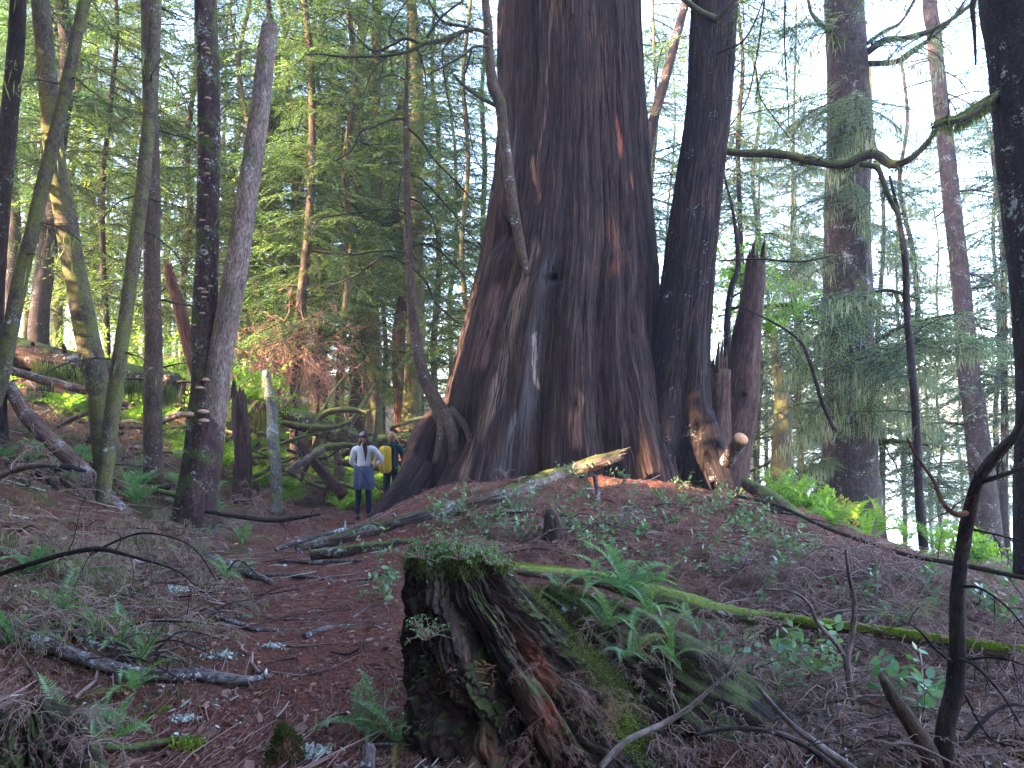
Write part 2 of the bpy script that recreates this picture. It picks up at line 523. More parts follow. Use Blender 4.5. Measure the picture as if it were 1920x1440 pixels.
M['fern'] = leaf('sword_fern', [(0.10, 0.20, 0.09), (0.15, 0.28, 0.12), (0.21, 0.35, 0.15)], 0.35, 0.45, 0.4, False, 3.0)
M['fernold'] = leaf('old_fern_frond', [(0.12, 0.10, 0.03), (0.2, 0.17, 0.05), (0.16, 0.18, 0.05)], 0.35, 0.6, 0.3, False, 3.0)
M['fernlit'] = leaf('bright_fern', [(0.12, 0.24, 0.03), (0.2, 0.34, 0.05), (0.28, 0.42, 0.08)], 0.5, 0.5, 0.3, False, 2.0)  # fern copy with sunlit brightness mixed into its greens
M['salal'] = leaf('salal_leaf', [(0.09, 0.19, 0.085), (0.14, 0.26, 0.12), (0.19, 0.33, 0.16)], 0.3, 0.35, 0.5, False, 2.0)
M['bushleaf'] = leaf('bright_bush_leaf', [(0.12, 0.24, 0.03), (0.2, 0.36, 0.05), (0.3, 0.44, 0.08)], 0.5, 0.5, 0.3, False, 1.5)
M['yellowleaf'] = leaf('yellow_leaf', [(0.35, 0.30, 0.05), (0.45, 0.38, 0.08), (0.3, 0.32, 0.06)], 0.5, 0.5, 0.3, False, 1.5)
# ------------------------------------------------------------------ ground and water
def ground_mat():
    m, N, Lk, out = mat('forest_floor')
    g = N.new("ShaderNodeNewGeometry")
    p = g.outputs['Position']
    f1 = noise_n(N, Lk, p, 1.3, 6, 0.7)
    f2 = noise_n(N, Lk, p, 26.0, 8, 0.8, 0.8)
    f3 = noise_n(N, Lk, p, 90.0, 5, 0.7)
    col = ramp_n(N, Lk, f2, [(0.33, (0.022, 0.012, 0.010)), (0.47, (0.12, 0.048, 0.034)), (0.58, (0.23, 0.105, 0.075)), (0.72, (0.42, 0.27, 0.21))])
    col = mix_n(N, Lk, 1.0, col, ramp_n(N, Lk, f3, [(0.3, (0.5, 0.5, 0.5)), (0.7, (1.4, 1.35, 1.3))]), 'MULTIPLY')
    at = N.new("ShaderNodeAttribute"); at.attribute_name = 'duff'
    col = mix_n(N, Lk, at.outputs['Fac'], col, mix_n(N, Lk, 1.0, col, (1.18, 0.96, 0.92), 'MULTIPLY'))
    mf = math_n(N, Lk, 'MULTIPLY', step_n(N, Lk, f1, 0.48, 0.62), math_n(N, Lk, 'SUBTRACT', 1.0, at.outputs['Fac']))
    mc = ramp_n(N, Lk, f3, [(0.3, (0.03, 0.035, 0.012)), (0.7, (0.11, 0.13, 0.035))])
    col = mix_n(N, Lk, mf, col, mc)
    w = N.new("ShaderNodeTexVoronoi"); w.inputs['Scale'].default_value = 17.0; w.inputs['Randomness'].default_value = 1.0
    Lk.new(p, w.inputs['Vector'])
    sp_ = math_n(N, Lk, 'MULTIPLY', step_n(N, Lk, w.outputs['Distance'], 0.16, 0.10), step_n(N, Lk, f1, 0.52, 0.56))
    col = mix_n(N, Lk, sp_, col, (0.30, 0.27, 0.25))
    bs = N.new("ShaderNodeBsdfPrincipled"); bs.inputs['Roughness'].default_value = 0.95
    bs.inputs['Specular IOR Level'].default_value = 0.15
    Lk.new(col, bs.inputs['Base Color'])
    b = N.new("ShaderNodeBump"); b.inputs['Strength'].default_value = 1.0; b.inputs['Distance'].default_value = 0.03
    Lk.new(math_n(N, Lk, 'ADD', f2, math_n(N, Lk, 'MULTIPLY', f3, 0.4)), b.inputs['Height']); Lk.new(b.outputs[0], bs.inputs['Normal'])
    Lk.new(bs.outputs[0], out.inputs[0])
    return m


def build_ground():
    n = 640
    t = np.linspace(-1, 1, n)
    xs = 0.6 + 1.9 * np.sinh(5.9 * t)
    ys = 5.5 + 2.3 * np.sinh(5.9 * t)
    X, Y = np.meshgrid(xs, ys)
    Z = H(X, Y)
    V = np.stack([X, Y, Z], -1).reshape(-1, 3)
    i = np.arange(n - 1)[:, None] * n; k = np.arange(n - 1)[None]
    Q = np.stack([i + k, i + k + 1, i + n + k + 1, i + n + k], -1).reshape(-1, 4)
    xt = -0.45 - 0.165 * np.clip(Y, -30, 30)
    duff = np.clip(np.exp(-((X - xt) / 1.0) ** 2) + np.exp(-(((X - 0.6) / 3.2) ** 2 + ((Y - 11.3) / 2.5) ** 2)), 0, 1).ravel()
    o = link('ground', mesh('ground', V, [Q], ground_mat(), attrs={'duff': duff}))
    tag(o, 'reddish brown forest floor of needles and bark rising to the left', 'ground', kind='structure')
build_ground()


def build_added_water():  # added plane, mirrors the sky to brighten the view below the horizon
    m, N, Lk, out = mat('water')
    bs = N.new("ShaderNodeBsdfPrincipled")
    bs.inputs['Base Color'].default_value = (0.25, 0.33, 0.38, 1); bs.inputs['Roughness'].default_value = 0.12
    g = N.new("ShaderNodeNewGeometry")
    f = noise_n(N, Lk, g.outputs['Position'], 0.6, 5, 0.6)
    b = N.new("ShaderNodeBump"); b.inputs['Strength'].default_value = 0.3; b.inputs['Distance'].default_value = 0.3
    Lk.new(f, b.inputs['Height']); Lk.new(b.outputs[0], bs.inputs['Normal'])
    Lk.new(bs.outputs[0], out.inputs[0])
    V = [(-40, 40, -8.5), (1500, 40, -8.5), (1500, 2000, -8.5), (-40, 2000, -8.5)]
    o = link('water', mesh('water', V, [np.array([[0, 1, 2, 3]])], m, smooth=False))
    tag(o, 'added pale water plane mirroring the bright sky below the trees down the right slope', 'water', kind='structure')
build_added_water()

# ------------------------------------------------------------------ branches
def twig_rec(segs, p, d, L, r, depth, rng, droop=0.15, wig=0.25, nsub=5, k=5, spread=0.9):
    """append curved branch with side twigs to segs as (A,B,ra,rb)"""
    d = nrm(d); pts = [p]
    st = L / k
    for i in range(k):
        d = nrm(d + wig * rng.normal(size=3) * 0.5 + np.array([0, 0, -droop * 0.35]))
        q = pts[-1] + d * st
        r0 = r * (1 - 0.85 * i / k); r1 = r * (1 - 0.85 * (i + 1) / k)
        segs.append((pts[-1], q, r0, r1)); pts.append(q)
        if depth > 0:
            for _ in range(max(1, int(nsub / k + rng.random() * .8))):
                t = rng.random()
                a = pts[-2] * (1 - t) + q * t
                side = nrm(np.cross(d, rng.normal(size=3)))
                side[2] *= 0.5
                dd = nrm(d * 0.7 + side * spread)
                twig_rec(segs, a, dd, L * rng.uniform(.25, .55) * (1 - 0.5 * i / k), max(r1 * 0.5, 0.0015), depth - 1, rng, droop, wig, nsub, max(3, k - 1), spread)
    return pts


def segs_geo(g, segs, m=0, n=3, bc=True):
    A = np.array([s[0] for s in segs]); B = np.array([s[1] for s in segs])
    ra = np.array([s[2] for s in segs]); rb = np.array([s[3] for s in segs])
    V, Q = sticks(A, B, ra, rb, n)
    if bc: g.add(V, Q, None, m, bc=V * 1.0)
    else: g.add(V, Q, None, m)


# ------------------------------------------------------------------ fluted giant trunks
def px_theta(px, z, Yc, cx, R):
    X = (px - 960) / F * Yc
    return X


def fluted(rows, Y, nth, nz, lobes, dents, seed, ridge=0.02, bigf=0.05, yscale=1.0, streaks=(), rot=0.0):
    """rows: (py, left px, right px) at depth Y. lobes: (pixel path, amp0, amp1, width rad).
    returns V, Q, bc, tint, tintf"""
    rows = sorted(rows, key=lambda r: -r[0])
    zc = np.array([P(960, r[0], Y)[2] for r in rows])
    xl = np.array([P(r[1], r[0], Y)[0] for r in rows]); xr = np.array([P(r[2], r[0], Y)[0] for r in rows])
    z = np.linspace(zc[0], zc[-1], nz)
    zi = np.linspace(zc[0], zc[-1], 60)
    def smooth(v):
        s = np.interp(z, zc, v)
        k = max(3, nz // 22)
        ker = np.hanning(k + 2)[1:-1]; ker /= ker.sum()
        pad = np.concatenate([np.full(k, s[0]) - (np.arange(k, 0, -1)) * (s[1] - s[0]), s, np.full(k, s[-1]) + np.arange(1, k + 1) * (s[-1] - s[-2])])
        return np.convolve(pad, ker, 'same')[k:-k]
    L_, R_ = smooth(xl), smooth(xr)
    cx = (L_ + R_) / 2; R = (R_ - L_) / 2
    th = np.linspace(-math.pi, math.pi, nth, endpoint=False)
    TH, Z = np.meshgrid(th, z)
    RR = R[:, None] * np.ones_like(TH)
    def path_theta(path):
        pz = np.array([P(960, q[1], Y - 0.0)[2] for q in path]); pxx = np.array([q[0] for q in path], float)
        o = np.argsort(pz); pz, pxx = pz[o], pxx[o]
        rz = np.interp(pz, z, R); cz = np.interp(pz, z, cx)
        # the front of the trunk is nearer than its axis, so scale to its own depth
        Xf = (pxx - 960) / F * (Y - rz * yscale * 0.8)
        s = np.clip((Xf - cz) / rz, -1.0, 1.0)
        return pz, np.arcsin(s)
    dr = np.zeros_like(TH)
    for path, a0, a1, w in lobes:
        pz, pt = path_theta(path)
        t0 = np.interp(z, pz, pt)
        f = np.clip((pz[-1] - z) / (pz[-1] - pz[0]), 0, 1.3)
        amp = np.where(z > pz[-1], a0 * np.exp(-((z - pz[-1]) / 0.5) ** 2), a0 + (a1 - a0) * f ** 1.6)
        dth = (TH - t0[:, None] + math.pi) % (2 * math.pi) - math.pi
        ww = w * (1 + 0.5 * f)[:, None]
        dr += amp[:, None] * np.exp(-np.abs(dth / ww) ** 2.4)
    for (px, py), a, wth, wz in dents:
        zz = P(960, py, Y)[2]
        pz, pt = path_theta([(px, py), (px, py - 1)])
        dth = (TH - pt[0] + math.pi) % (2 * math.pi) - math.pi
        dr -= a * np.exp(-(dth / wth) ** 2 - ((Z - zz) / wz) ** 2)
    c_, s_ = np.cos(TH), np.sin(TH)
    low = np.clip((z[-1] * 0.45 - z) / (z[-1] * 0.45 - z[0]), 0, 1)[:, None]
    big = fbm(c_ * 2.3, s_ * 2.3, Z * 0.22, 4, seed)
    big = bigf * (np.abs(big) * 2 - 0.5) * (0.6 + 1.6 * low)
    warp = 0.25 * fbm(c_ * 1.5, s_ * 1.5, Z * 0.5, 2, seed + 3)
    med = fbm(c_ * 13 + warp, s_ * 13 + warp, Z * 0.5, 4, seed + 5)
    fine = fbm(c_ * 45 + warp * 3, s_ * 45, Z * 1.1, 3, seed + 8)
    crk = -np.clip(0.12 - np.abs(fbm(c_ * 8 + warp, s_ * 8 - warp, Z * 0.35, 3, seed + 12)), 0, 1) * 8
    und = 0.35 * ridge * fbm(c_ * 3, s_ * 3, Z * 3.2, 3, seed + 15)
    RR = RR + dr + big + ridge * (1.3 * med + 0.7 * fine + 0.8 * crk) + und
    if rot:
        q = TH * 2.2; zz_ = Z * 5.0
        cav = fbm(q * 1.6 + 3, zz_ * .55 + q * .4, 0, 4, seed + 50)
        RR = RR - rot * ss(cav, .05, .35) - rot * .45 * np.abs(fbm(q * 5, zz_ * 1.6 + q, 0, 3, seed + 54)) - rot * .3 * ss(fbm(q * 9, zz_ * 5, 0, 2, seed + 58), .0, .12)
    X = cx[:, None] + RR * s_
    Yv = Y - RR * c_ * yscale
    V = np.stack([X, Yv, Z], -1)
    tint = np.zeros((nz, nth, 3)); tf = np.zeros((nz, nth))
    for path, w, colr, st in streaks:
        pz, pt = path_theta(path)
        t0 = np.interp(z, pz, pt)[:, None]
        wob = 0.05 * vn(Z * 3, 0.3, 0, seed + 33)
        dth = (TH - t0 + wob + math.pi) % (2 * math.pi) - math.pi
        ins = ss(z, pz[0] - 0.12, pz[0] + 0.12) * (1 - ss(z, pz[-1] - 0.15, pz[-1] + 0.15))
        jag = 0.6 + 0.8 * (fbm(c_ * 20, s_ * 20, Z * 1.5, 2, seed + 40) + 0.5)
        f = st * ins[:, None] * np.clip(1.6 - np.abs(dth) / (w * jag), 0, 1)
        k = f[..., None] > tf[..., None]
        tint = np.where(k, np.array(colr), tint); tf = np.maximum(f, tf)
    i = np.arange(nz - 1)[:, None] * nth; k = np.arange(nth)[None]; k2 = (k + 1) % nth
    Q = np.stack([i + k, i + k2, i + nth + k2, i + nth + k], -1).reshape(-1, 4)
    bc = np.stack([R.mean() * s_ * 1.0, R.mean() * c_, Z + 0.25 * warp], -1)
    return V.reshape(-1, 3), Q, bc.reshape(-1, 3), tint.reshape(-1, 3), tf.ravel()


def tube_child(name, pts, radii, material, parent, off, **kw):
    g = Geo(); tube_geo(g, pts, radii, **kw)
    return link(name, g.mesh(name, material, off), parent)


def pxpath(lst):
    """(px, py, Y, width px) -> points, radii"""
    pts = np.array([P(a, b, c) for a, b, c, w in lst])
    rad = np.array([w * 0.5 / F * c for a, b, c, w in lst])
    return pts, rad

# ---- the giant cedar
GY = 13.6
base = P(1050, 900, GY); base[2] = H(base[0], base[1])
cedar = thing('giant_cedar', 'enormous old cedar with fluted purple brown trunk rising from the mound', 'tree', base)
g_rows = [(-1500, 975, 1135), (-900, 962, 1160), (-400, 950, 1180), (0, 936, 1195), (200, 932, 1207), (300, 924, 1213), (400, 912, 1222), (500, 896, 1232),
          (560, 878, 1236), (620, 860, 1236), (700, 846, 1240), (780, 832, 1250), (860, 812, 1268), (960, 780, 1300), (1080, 760, 1320)]
lobes = [
    ([(1010, 480), (985, 570), (955, 690), (930, 790), (893, 890), (870, 980)], 0.08, 0.55, 0.13),
    ([(1035, 520), (1008, 650), (985, 760), (955, 880), (940, 980)], 0.03, 0.34, 0.10),
    ([(945, 430), (915, 560), (895, 650), (880, 760), (860, 900)], 0.10, 0.22, 0.16),
    ([(1060, 640), (1075, 760), (1100, 860), (1120, 960)], 0.02, 0.42, 0.11),
    ([(1030, 700), (1025, 800), (1020, 900), (1015, 980)], 0.0, 0.25, 0.08),
    ([(1160, 100), (1170, 400), (1180, 700), (1180, 900)], 0.08, 0.10, 0.14),
    ([(1080, -200), (1080, 200), (1075, 500), (1070, 640)], 0.10, 0.05, 0.25),
    ([(960, -200), (962, 100), (968, 250), (955, 400)], 0.09, 0.03, 0.15),
    ([(1200, 500), (1205, 700), (1225, 880)], 0.02, 0.3, 0.2),
    # creases
    ([(1003, -300), (1003, 0), (1001, 130), (1000, 260)], -0.22, -0.06, 0.05),
    ([(1130, 400), (1124, 550), (1122, 650), (1125, 760)], -0.03, -0.16, 0.05),
    ([(1152, 0), (1156, 150), (1158, 260), (1165, 420)], -0.08, -0.07, 0.03),
    ([(1005, 640), (1000, 740), (1000, 830), (1000, 900)], -0.05, -0.30, 0.05),
    ([(1148, 740), (1152, 830), (1150, 920)], -0.04, -0.45, 0.12),
    ([(955, 500), (925, 650), (905, 760), (885, 860)], -0.05, -0.20, 0.06),
    ([(1032, 330), (1030, 450), (1035, 560)], -0.02, -0.10, 0.05),
]
dents = [((942, 462), 0.32, 0.13, 0.26), ((1034, 556), 0.16, 0.09, 0.06), ((975, 560), 0.1, 0.05, 0.3), ((1088, 462), 0.05, 0.1, 0.1), ((1128, 590), 0.1, 0.04, 0.5)]
TAN = (0.21, 0.135, 0.10); RED = (0.34, 0.11, 0.065); GRYB = (0.085, 0.08, 0.085); SUN_PALE = (0.50, 0.36, 0.30)
streaks = [
    ([(1005, 490), (982, 570), (955, 690), (930, 790), (895, 885)], 0.055, TAN, 0.9),
    ([(1038, 500), (1012, 650), (985, 760), (958, 880)], 0.05, GRYB, 0.45),
    ([(1010, 420), (1003, 390), (1001, 340)], 0.022, (0.5, 0.22, 0.11), 1.0),  # orange sun strip painted into the bark colour
    ([(1040, 40), (1038, 100), (1028, 210), (1012, 330), (1005, 420)], 0.02, TAN, 0.85),
    ([(1150, 250), (1163, 300), (1168, 335)], 0.02, RED, 1.0),
    ([(1185, 370), (1192, 400), (1195, 440)], 0.025, RED, 0.95),
    ([(1153, 450), (1155, 500), (1156, 545)], 0.05, RED, 0.45),
    ([(1003, 740), (1000, 700), (1010, 640)], 0.018, SUN_PALE, 0.6),  # narrow strip of sunlight, painted as a pale tint
    ([(1072, 740), (1076, 780), (1080, 830)], 0.03, (0.36, 0.17, 0.11), 0.7),  # sunlit patch on the root, put into the tint
    ([(935, 560), (915, 640), (905, 700)], 0.06, (0.26, 0.14, 0.12), 0.6),
    ([(968, 260), (955, 400), (975, 470)], 0.03, (0.12, 0.12, 0.13), 0.7),
]
V, Q, bc, ti, tf = fluted(g_rows, GY, 900, 900, lobes, dents, 5, 0.028, 0.10, streaks=streaks)
link('trunk', mesh('trunk', V - base, [Q], M['cedar'], attrs={'bc': bc, 'tint': ti, 'tintf': tf}), cedar)
# loose fibrous strips of bark standing a little off the trunk
def bark_strips(V, nz, nth, n, parent, off, seed, L=(.12, .6), W=(.006, .02), zmin=.6, lift=.018):
    rng = np.random.default_rng(seed)
    S = V.reshape(nz, nth, 3)
    k = rng.integers(4, nz - 60, n * 2); c = rng.integers(0, nth, n * 2)
    th_ = -math.pi + 2 * math.pi * c / nth
    ok = (np.abs(th_) < 2.0) & (S[k, c, 2] > zmin); k, c, th_ = k[ok][:n], c[ok][:n], th_[ok][:n]; n = len(k)
    dz = S[1, 0, 2] - S[0, 0, 2]
    LL = rng.uniform(*L, n)
    nv = np.stack([np.sin(th_), -np.cos(th_), np.zeros(n)], 1)
    P4 = []
    for f in (0, .33, .66, 1.0):
        kk = np.minimum(k + (LL * f / dz).astype(int), nz - 1)
        cc = (c + (f * rng.integers(-3, 4, n)).astype(int)) % nth
        P4.append(S[kk, cc] + nv * (lift * (.25 + (1.0 if f in (0, 1.0) else .3) * rng.random(n)))[:, None])
    tv = nrm(np.cross(nv, [0, 0, 1.0])); W_ = rng.uniform(*W, n)[:, None]
    pr = (.25, 1, .9, .2)
    VV = np.stack([P4[i] + s * tv * W_ * pr[i] for i in range(4) for s in (-1, 1)], 1)
    q = np.array([[0, 1, 3, 2], [2, 3, 5, 4], [4, 5, 7, 6]])
    Q = (np.arange(n)[:, None, None] * 8 + q[None]).reshape(-1, 4)
    g = Geo(); g.add(VV.reshape(-1, 3), Q)
    link('bark_strips', g.mesh('bark_strips', M['strip'], off), parent)
M['strip'] = leaf('bark_strip', [(0.018, 0.011, 0.012), (0.04, 0.024, 0.024), (0.06, 0.036, 0.034), (0.095, 0.06, 0.054), (0.03, 0.018, 0.018)], 0, .9, .1, patch=1.6)
bark_strips(V, 900, 900, 9000, cedar, base, 3, L=(.2, .9), W=(.005, .014))
# its big side root and thinner roots
def root(parent, off, spec, material, seed, rough=0.16, rug=0.10, sides=64):
    p, r = pxpath(spec)
    return tube_child('root', p, r, material, parent, off, sides=sides, seed=seed, rough=rough, rug=rug, step=0.04, fl=3.0, capn=True)
root(cedar, base, [(880, 740, 13.4, 50), (848, 785, 13.0, 84), (815, 835, 12.8, 92), (800, 890, 12.7, 100), (784, 950, 12.5, 100), (770, 1030, 12.4, 110)], M['cedar'], 3)
root(cedar, base, [(868, 720, 13.3, 40), (852, 790, 12.75, 56), (850, 840, 12.4, 66), (850, 900, 12.3, 75), (835, 980, 12.2, 80)], M['cedar2'], 4)
root(cedar, base, [(815, 800, 13.1, 40), (800, 855, 12.7, 56), (775, 905, 12.3, 66), (745, 945, 12.0, 60), (700, 985, 11.8, 40)], M['cedar'], 6)

# ---- second leaning cedar
SY = 12.6
base2 = P(1270, 900, SY); base2[2] = H(base2[0], base2[1])
cedar2 = thing('leaning_cedar', 'dark narrower cedar leaning beside the giant trunk, with a long mossy limb', 'tree', base2)
rows2 = [(-1500, 1400, 1460), (-900, 1352, 1422), (-400, 1325, 1405), (0, 1299, 1384), (200, 1289, 1371), (400, 1258, 1349), (500, 1243, 1340), (600, 1230, 1333), (680, 1218, 1331),
         (760, 1196, 1332), (820, 1178, 1342), (870, 1162, 1352), (920, 1146, 1362), (980, 1130, 1374), (1060, 1120, 1384)]
lobes2 = [([(1240, 600), (1222, 700), (1200, 790), (1172, 880), (1160, 960)], 0.04, 0.30, 0.20),
          ([(1262, 620), (1248, 740), (1240, 850), (1232, 960)], 0.02, 0.22, 0.16),
          ([(1300, 720), (1318, 780), (1338, 850), (1362, 920), (1370, 960)], 0.03, 0.30, 0.18),
          ([(1330, 0), (1320, 200), (1300, 400), (1285, 560)], 0.05, 0.03, 0.25),
          ([(1305, 520), (1290, 640), (1285, 760)], -0.03, -0.10, 0.12),
          ([(1285, 760), (1290, 820), (1300, 900), (1302, 960)], -0.06, -0.75, 0.34),
          ([(1222, 760), (1215, 860), (1205, 960)], -0.02, -0.24, 0.09)]
streaks2 = [([(1215, 690), (1195, 780), (1172, 860)], 0.10, (0.42, 0.19, 0.12), 0.75), ([(1325, 820), (1340, 870), (1355, 915)], 0.04, (0.25, 0.2, 0.16), 0.6)]  # first streak paints warm sunlight onto the left root
V, Q, bc, ti, tf = fluted(rows2, SY, 420, 700, lobes2, [], 77, 0.012, 0.03, streaks=streaks2)
link('trunk', mesh('trunk', V - base2, [Q], M['cedar2'], attrs={'bc': bc, 'tint': ti, 'tintf': tf}), cedar2)
bark_strips(V, 700, 420, 3500, cedar2, base2, 4, L=(.1, .4), W=(.004, .012), lift=.012)
root(cedar2, base2, [(1296, 690, 12.9, 36), (1302, 745, 12.35, 40), (1325, 800, 12.1, 40), (1345, 870, 11.9, 42), (1366, 935, 11.8, 48), (1380, 1000, 11.7, 40)], M['cedar2'], 12, 0.3, 0.22, 48)

def limb(parent, off, spec, material, seed, name='limb', sides=14, sub=0, subL=0.8, wob=0.02, nsub=5, droop=0.3, rough=0.12, fuzz=0, fm=None):
    g = Geo(); p, r = pxpath(spec)
    tube_geo(g, p, r, sides=sides, seed=seed, rough=rough, rug=0.08, step=max(r.mean() * 1.2, 0.02), wob=wob)
    if sub:
        rng = np.random.default_rng(seed)
        pr = resample(np.hstack([p, r[:, None]]), 0.05)
        segs = []
        for i in range(sub):
            k = int(len(pr) * rng.uniform(0.1, 0.98)); k = min(k, len(pr) - 2)
            d = nrm(pr[k + 1, :3] - pr[k, :3])
            side = nrm(np.cross(d, rng.normal(size=3)))
            twig_rec(segs, pr[k, :3], nrm(d * .6 + side), subL * rng.uniform(.4, 1), max(pr[k, 3] * 0.4, 0.003), 1, rng, droop, 0.3, nsub, 5)
        segs_geo(g, segs)
    lo = link(name, g.mesh(name, material, off), parent)
    if fuzz:
        rng = np.random.default_rng(seed + 3)
        pr = resample(np.hstack([p, r[:, None]]), 0.02); k = rng.integers(1, len(pr) - 1, fuzz)
        m_ = vn(pr[k, 0] * 5, pr[k, 2] * 5, 0, seed) > -.3; k = k[m_]; n_ = len(k)
        d = rng.normal(size=(n_, 3)) * .7 + np.array([0, 0, .7]); d = nrm(d)
        hang = rng.random(n_) < .25
        c = pr[k, :3] + d * pr[k, 3][:, None] * .85
        d[hang] = nrm(rng.normal(size=(hang.sum(), 3)) * .2 + np.array([0, 0, -1.0])); c[hang] = pr[k[hang], :3] - np.array([0, 0, 1.0]) * pr[k[hang], 3][:, None] * .8
        V, Q = diamonds(c, d, rng.normal(size=(n_, 3)), np.where(hang, rng.uniform(.03, .12, n_), rng.uniform(.012, .035, n_)), .009)
        g = Geo(); g.add(V, Q); link('moss_clumps', g.mesh('moss_clumps', M[fm or 'dullfuzz'], off), lo)
    return lo

limb(cedar2, base2, [(1350, 286, 12.5, 14), (1400, 290, 12.4, 15), (1470, 291, 12.2, 16), (1530, 302, 12.1, 15), (1580, 310, 12.0, 16), (1615, 299, 11.9, 17), (1645, 292, 11.8, 19), (1672, 309, 11.7, 17),
                     (1700, 303, 11.6, 14), (1728, 280, 11.5, 11), (1752, 250, 11.4, 8)], M['mosslimb'], 21, wob=0.04, rough=.35, sub=14, subL=.4, fuzz=5200)
limb(cedar2, base2, [(1610, 308, 11.9, 9), (1642, 314, 11.8, 11), (1655, 340, 11.7, 10), (1668, 375, 11.7, 9), (1684, 410, 11.6, 8), (1692, 470, 11.6, 6)], M['mosslimb'], 22, wob=0.03, rough=.3, sub=9, subL=.5, fuzz=1500)
limb(cedar2, base2, [(1345, 35, 12.2, 13), (1315, 22, 12.0, 12), (1290, 5, 11.9, 10), (1265, -15, 11.8, 8)], M['mosslimb'], 23)
limb(cedar2, base2, [(1340, 40, 12.1, 13), (1365, 15, 11.9, 10), (1385, -10, 11.8, 8)], M['mosslimb'], 24)
for k, sp_ in enumerate([
        [(1345, 100, 12.0, 4), (1395, 75, 11.8, 4), (1425, 20, 11.7, 3), (1435, -20, 11.6, 2)],
        [(1330, 130, 12.0, 4), (1340, 80, 11.7, 3), (1350, 20, 11.6, 2)],
        [(1435, -10, 11.5, 4), (1425, 70, 11.5, 3.5), (1415, 130, 11.5, 3), (1400, 190, 11.5, 2.5), (1370, 235, 11.5, 2)],
        [(1418, 125, 11.5, 3), (1425, 180, 11.5, 3), (1450, 220, 11.5, 2.5), (1490, 270, 11.5, 2)],
        [(1470, -10, 11.3, 4), (1472, 90, 11.3, 3), (1478, 180, 11.3, 2.5), (1480, 250, 11.3, 1.5)],
        [(1345, 490, 12.0, 3), (1420, 486, 11.8, 4), (1500, 491, 11.7, 4), (1560, 480, 11.6, 2.5)],
        [(1340, 460, 12.0, 3), (1300, 590, 11.6, 2), (1290, 640, 11.6, 2)]]):
    limb(cedar2, base2, sp_, M['limb'], 30 + k, name='twig_branch', sides=6, sub=7, subL=0.5, droop=.6)

def splinters_at(g, c, d, r, seed, n=18, L=2.2):
    rng = np.random.default_rng(seed); d = nrm(d)
    u = nrm(np.cross(d, [0, 1.0, .1])); v = np.cross(d, u)
    for i in range(n):
        a = 6.283 * i / n + rng.normal() * .2; q = c + (u * math.cos(a) + v * math.sin(a)) * r * rng.uniform(.55, .92) - d * r * .4
        l = r * (.5 + L * rng.random() ** 2 * (1 + math.cos(a + seed)) * .6)
        V, Q, T, bc = tube(np.array([q, q + d * l * .6, q + d * (l + .4 * r)]), np.array([r * .26, r * .17, r * .02]), sides=6, seed=i, step=r * .3)
        g.add(V, Q, T, 0, bc=bc)
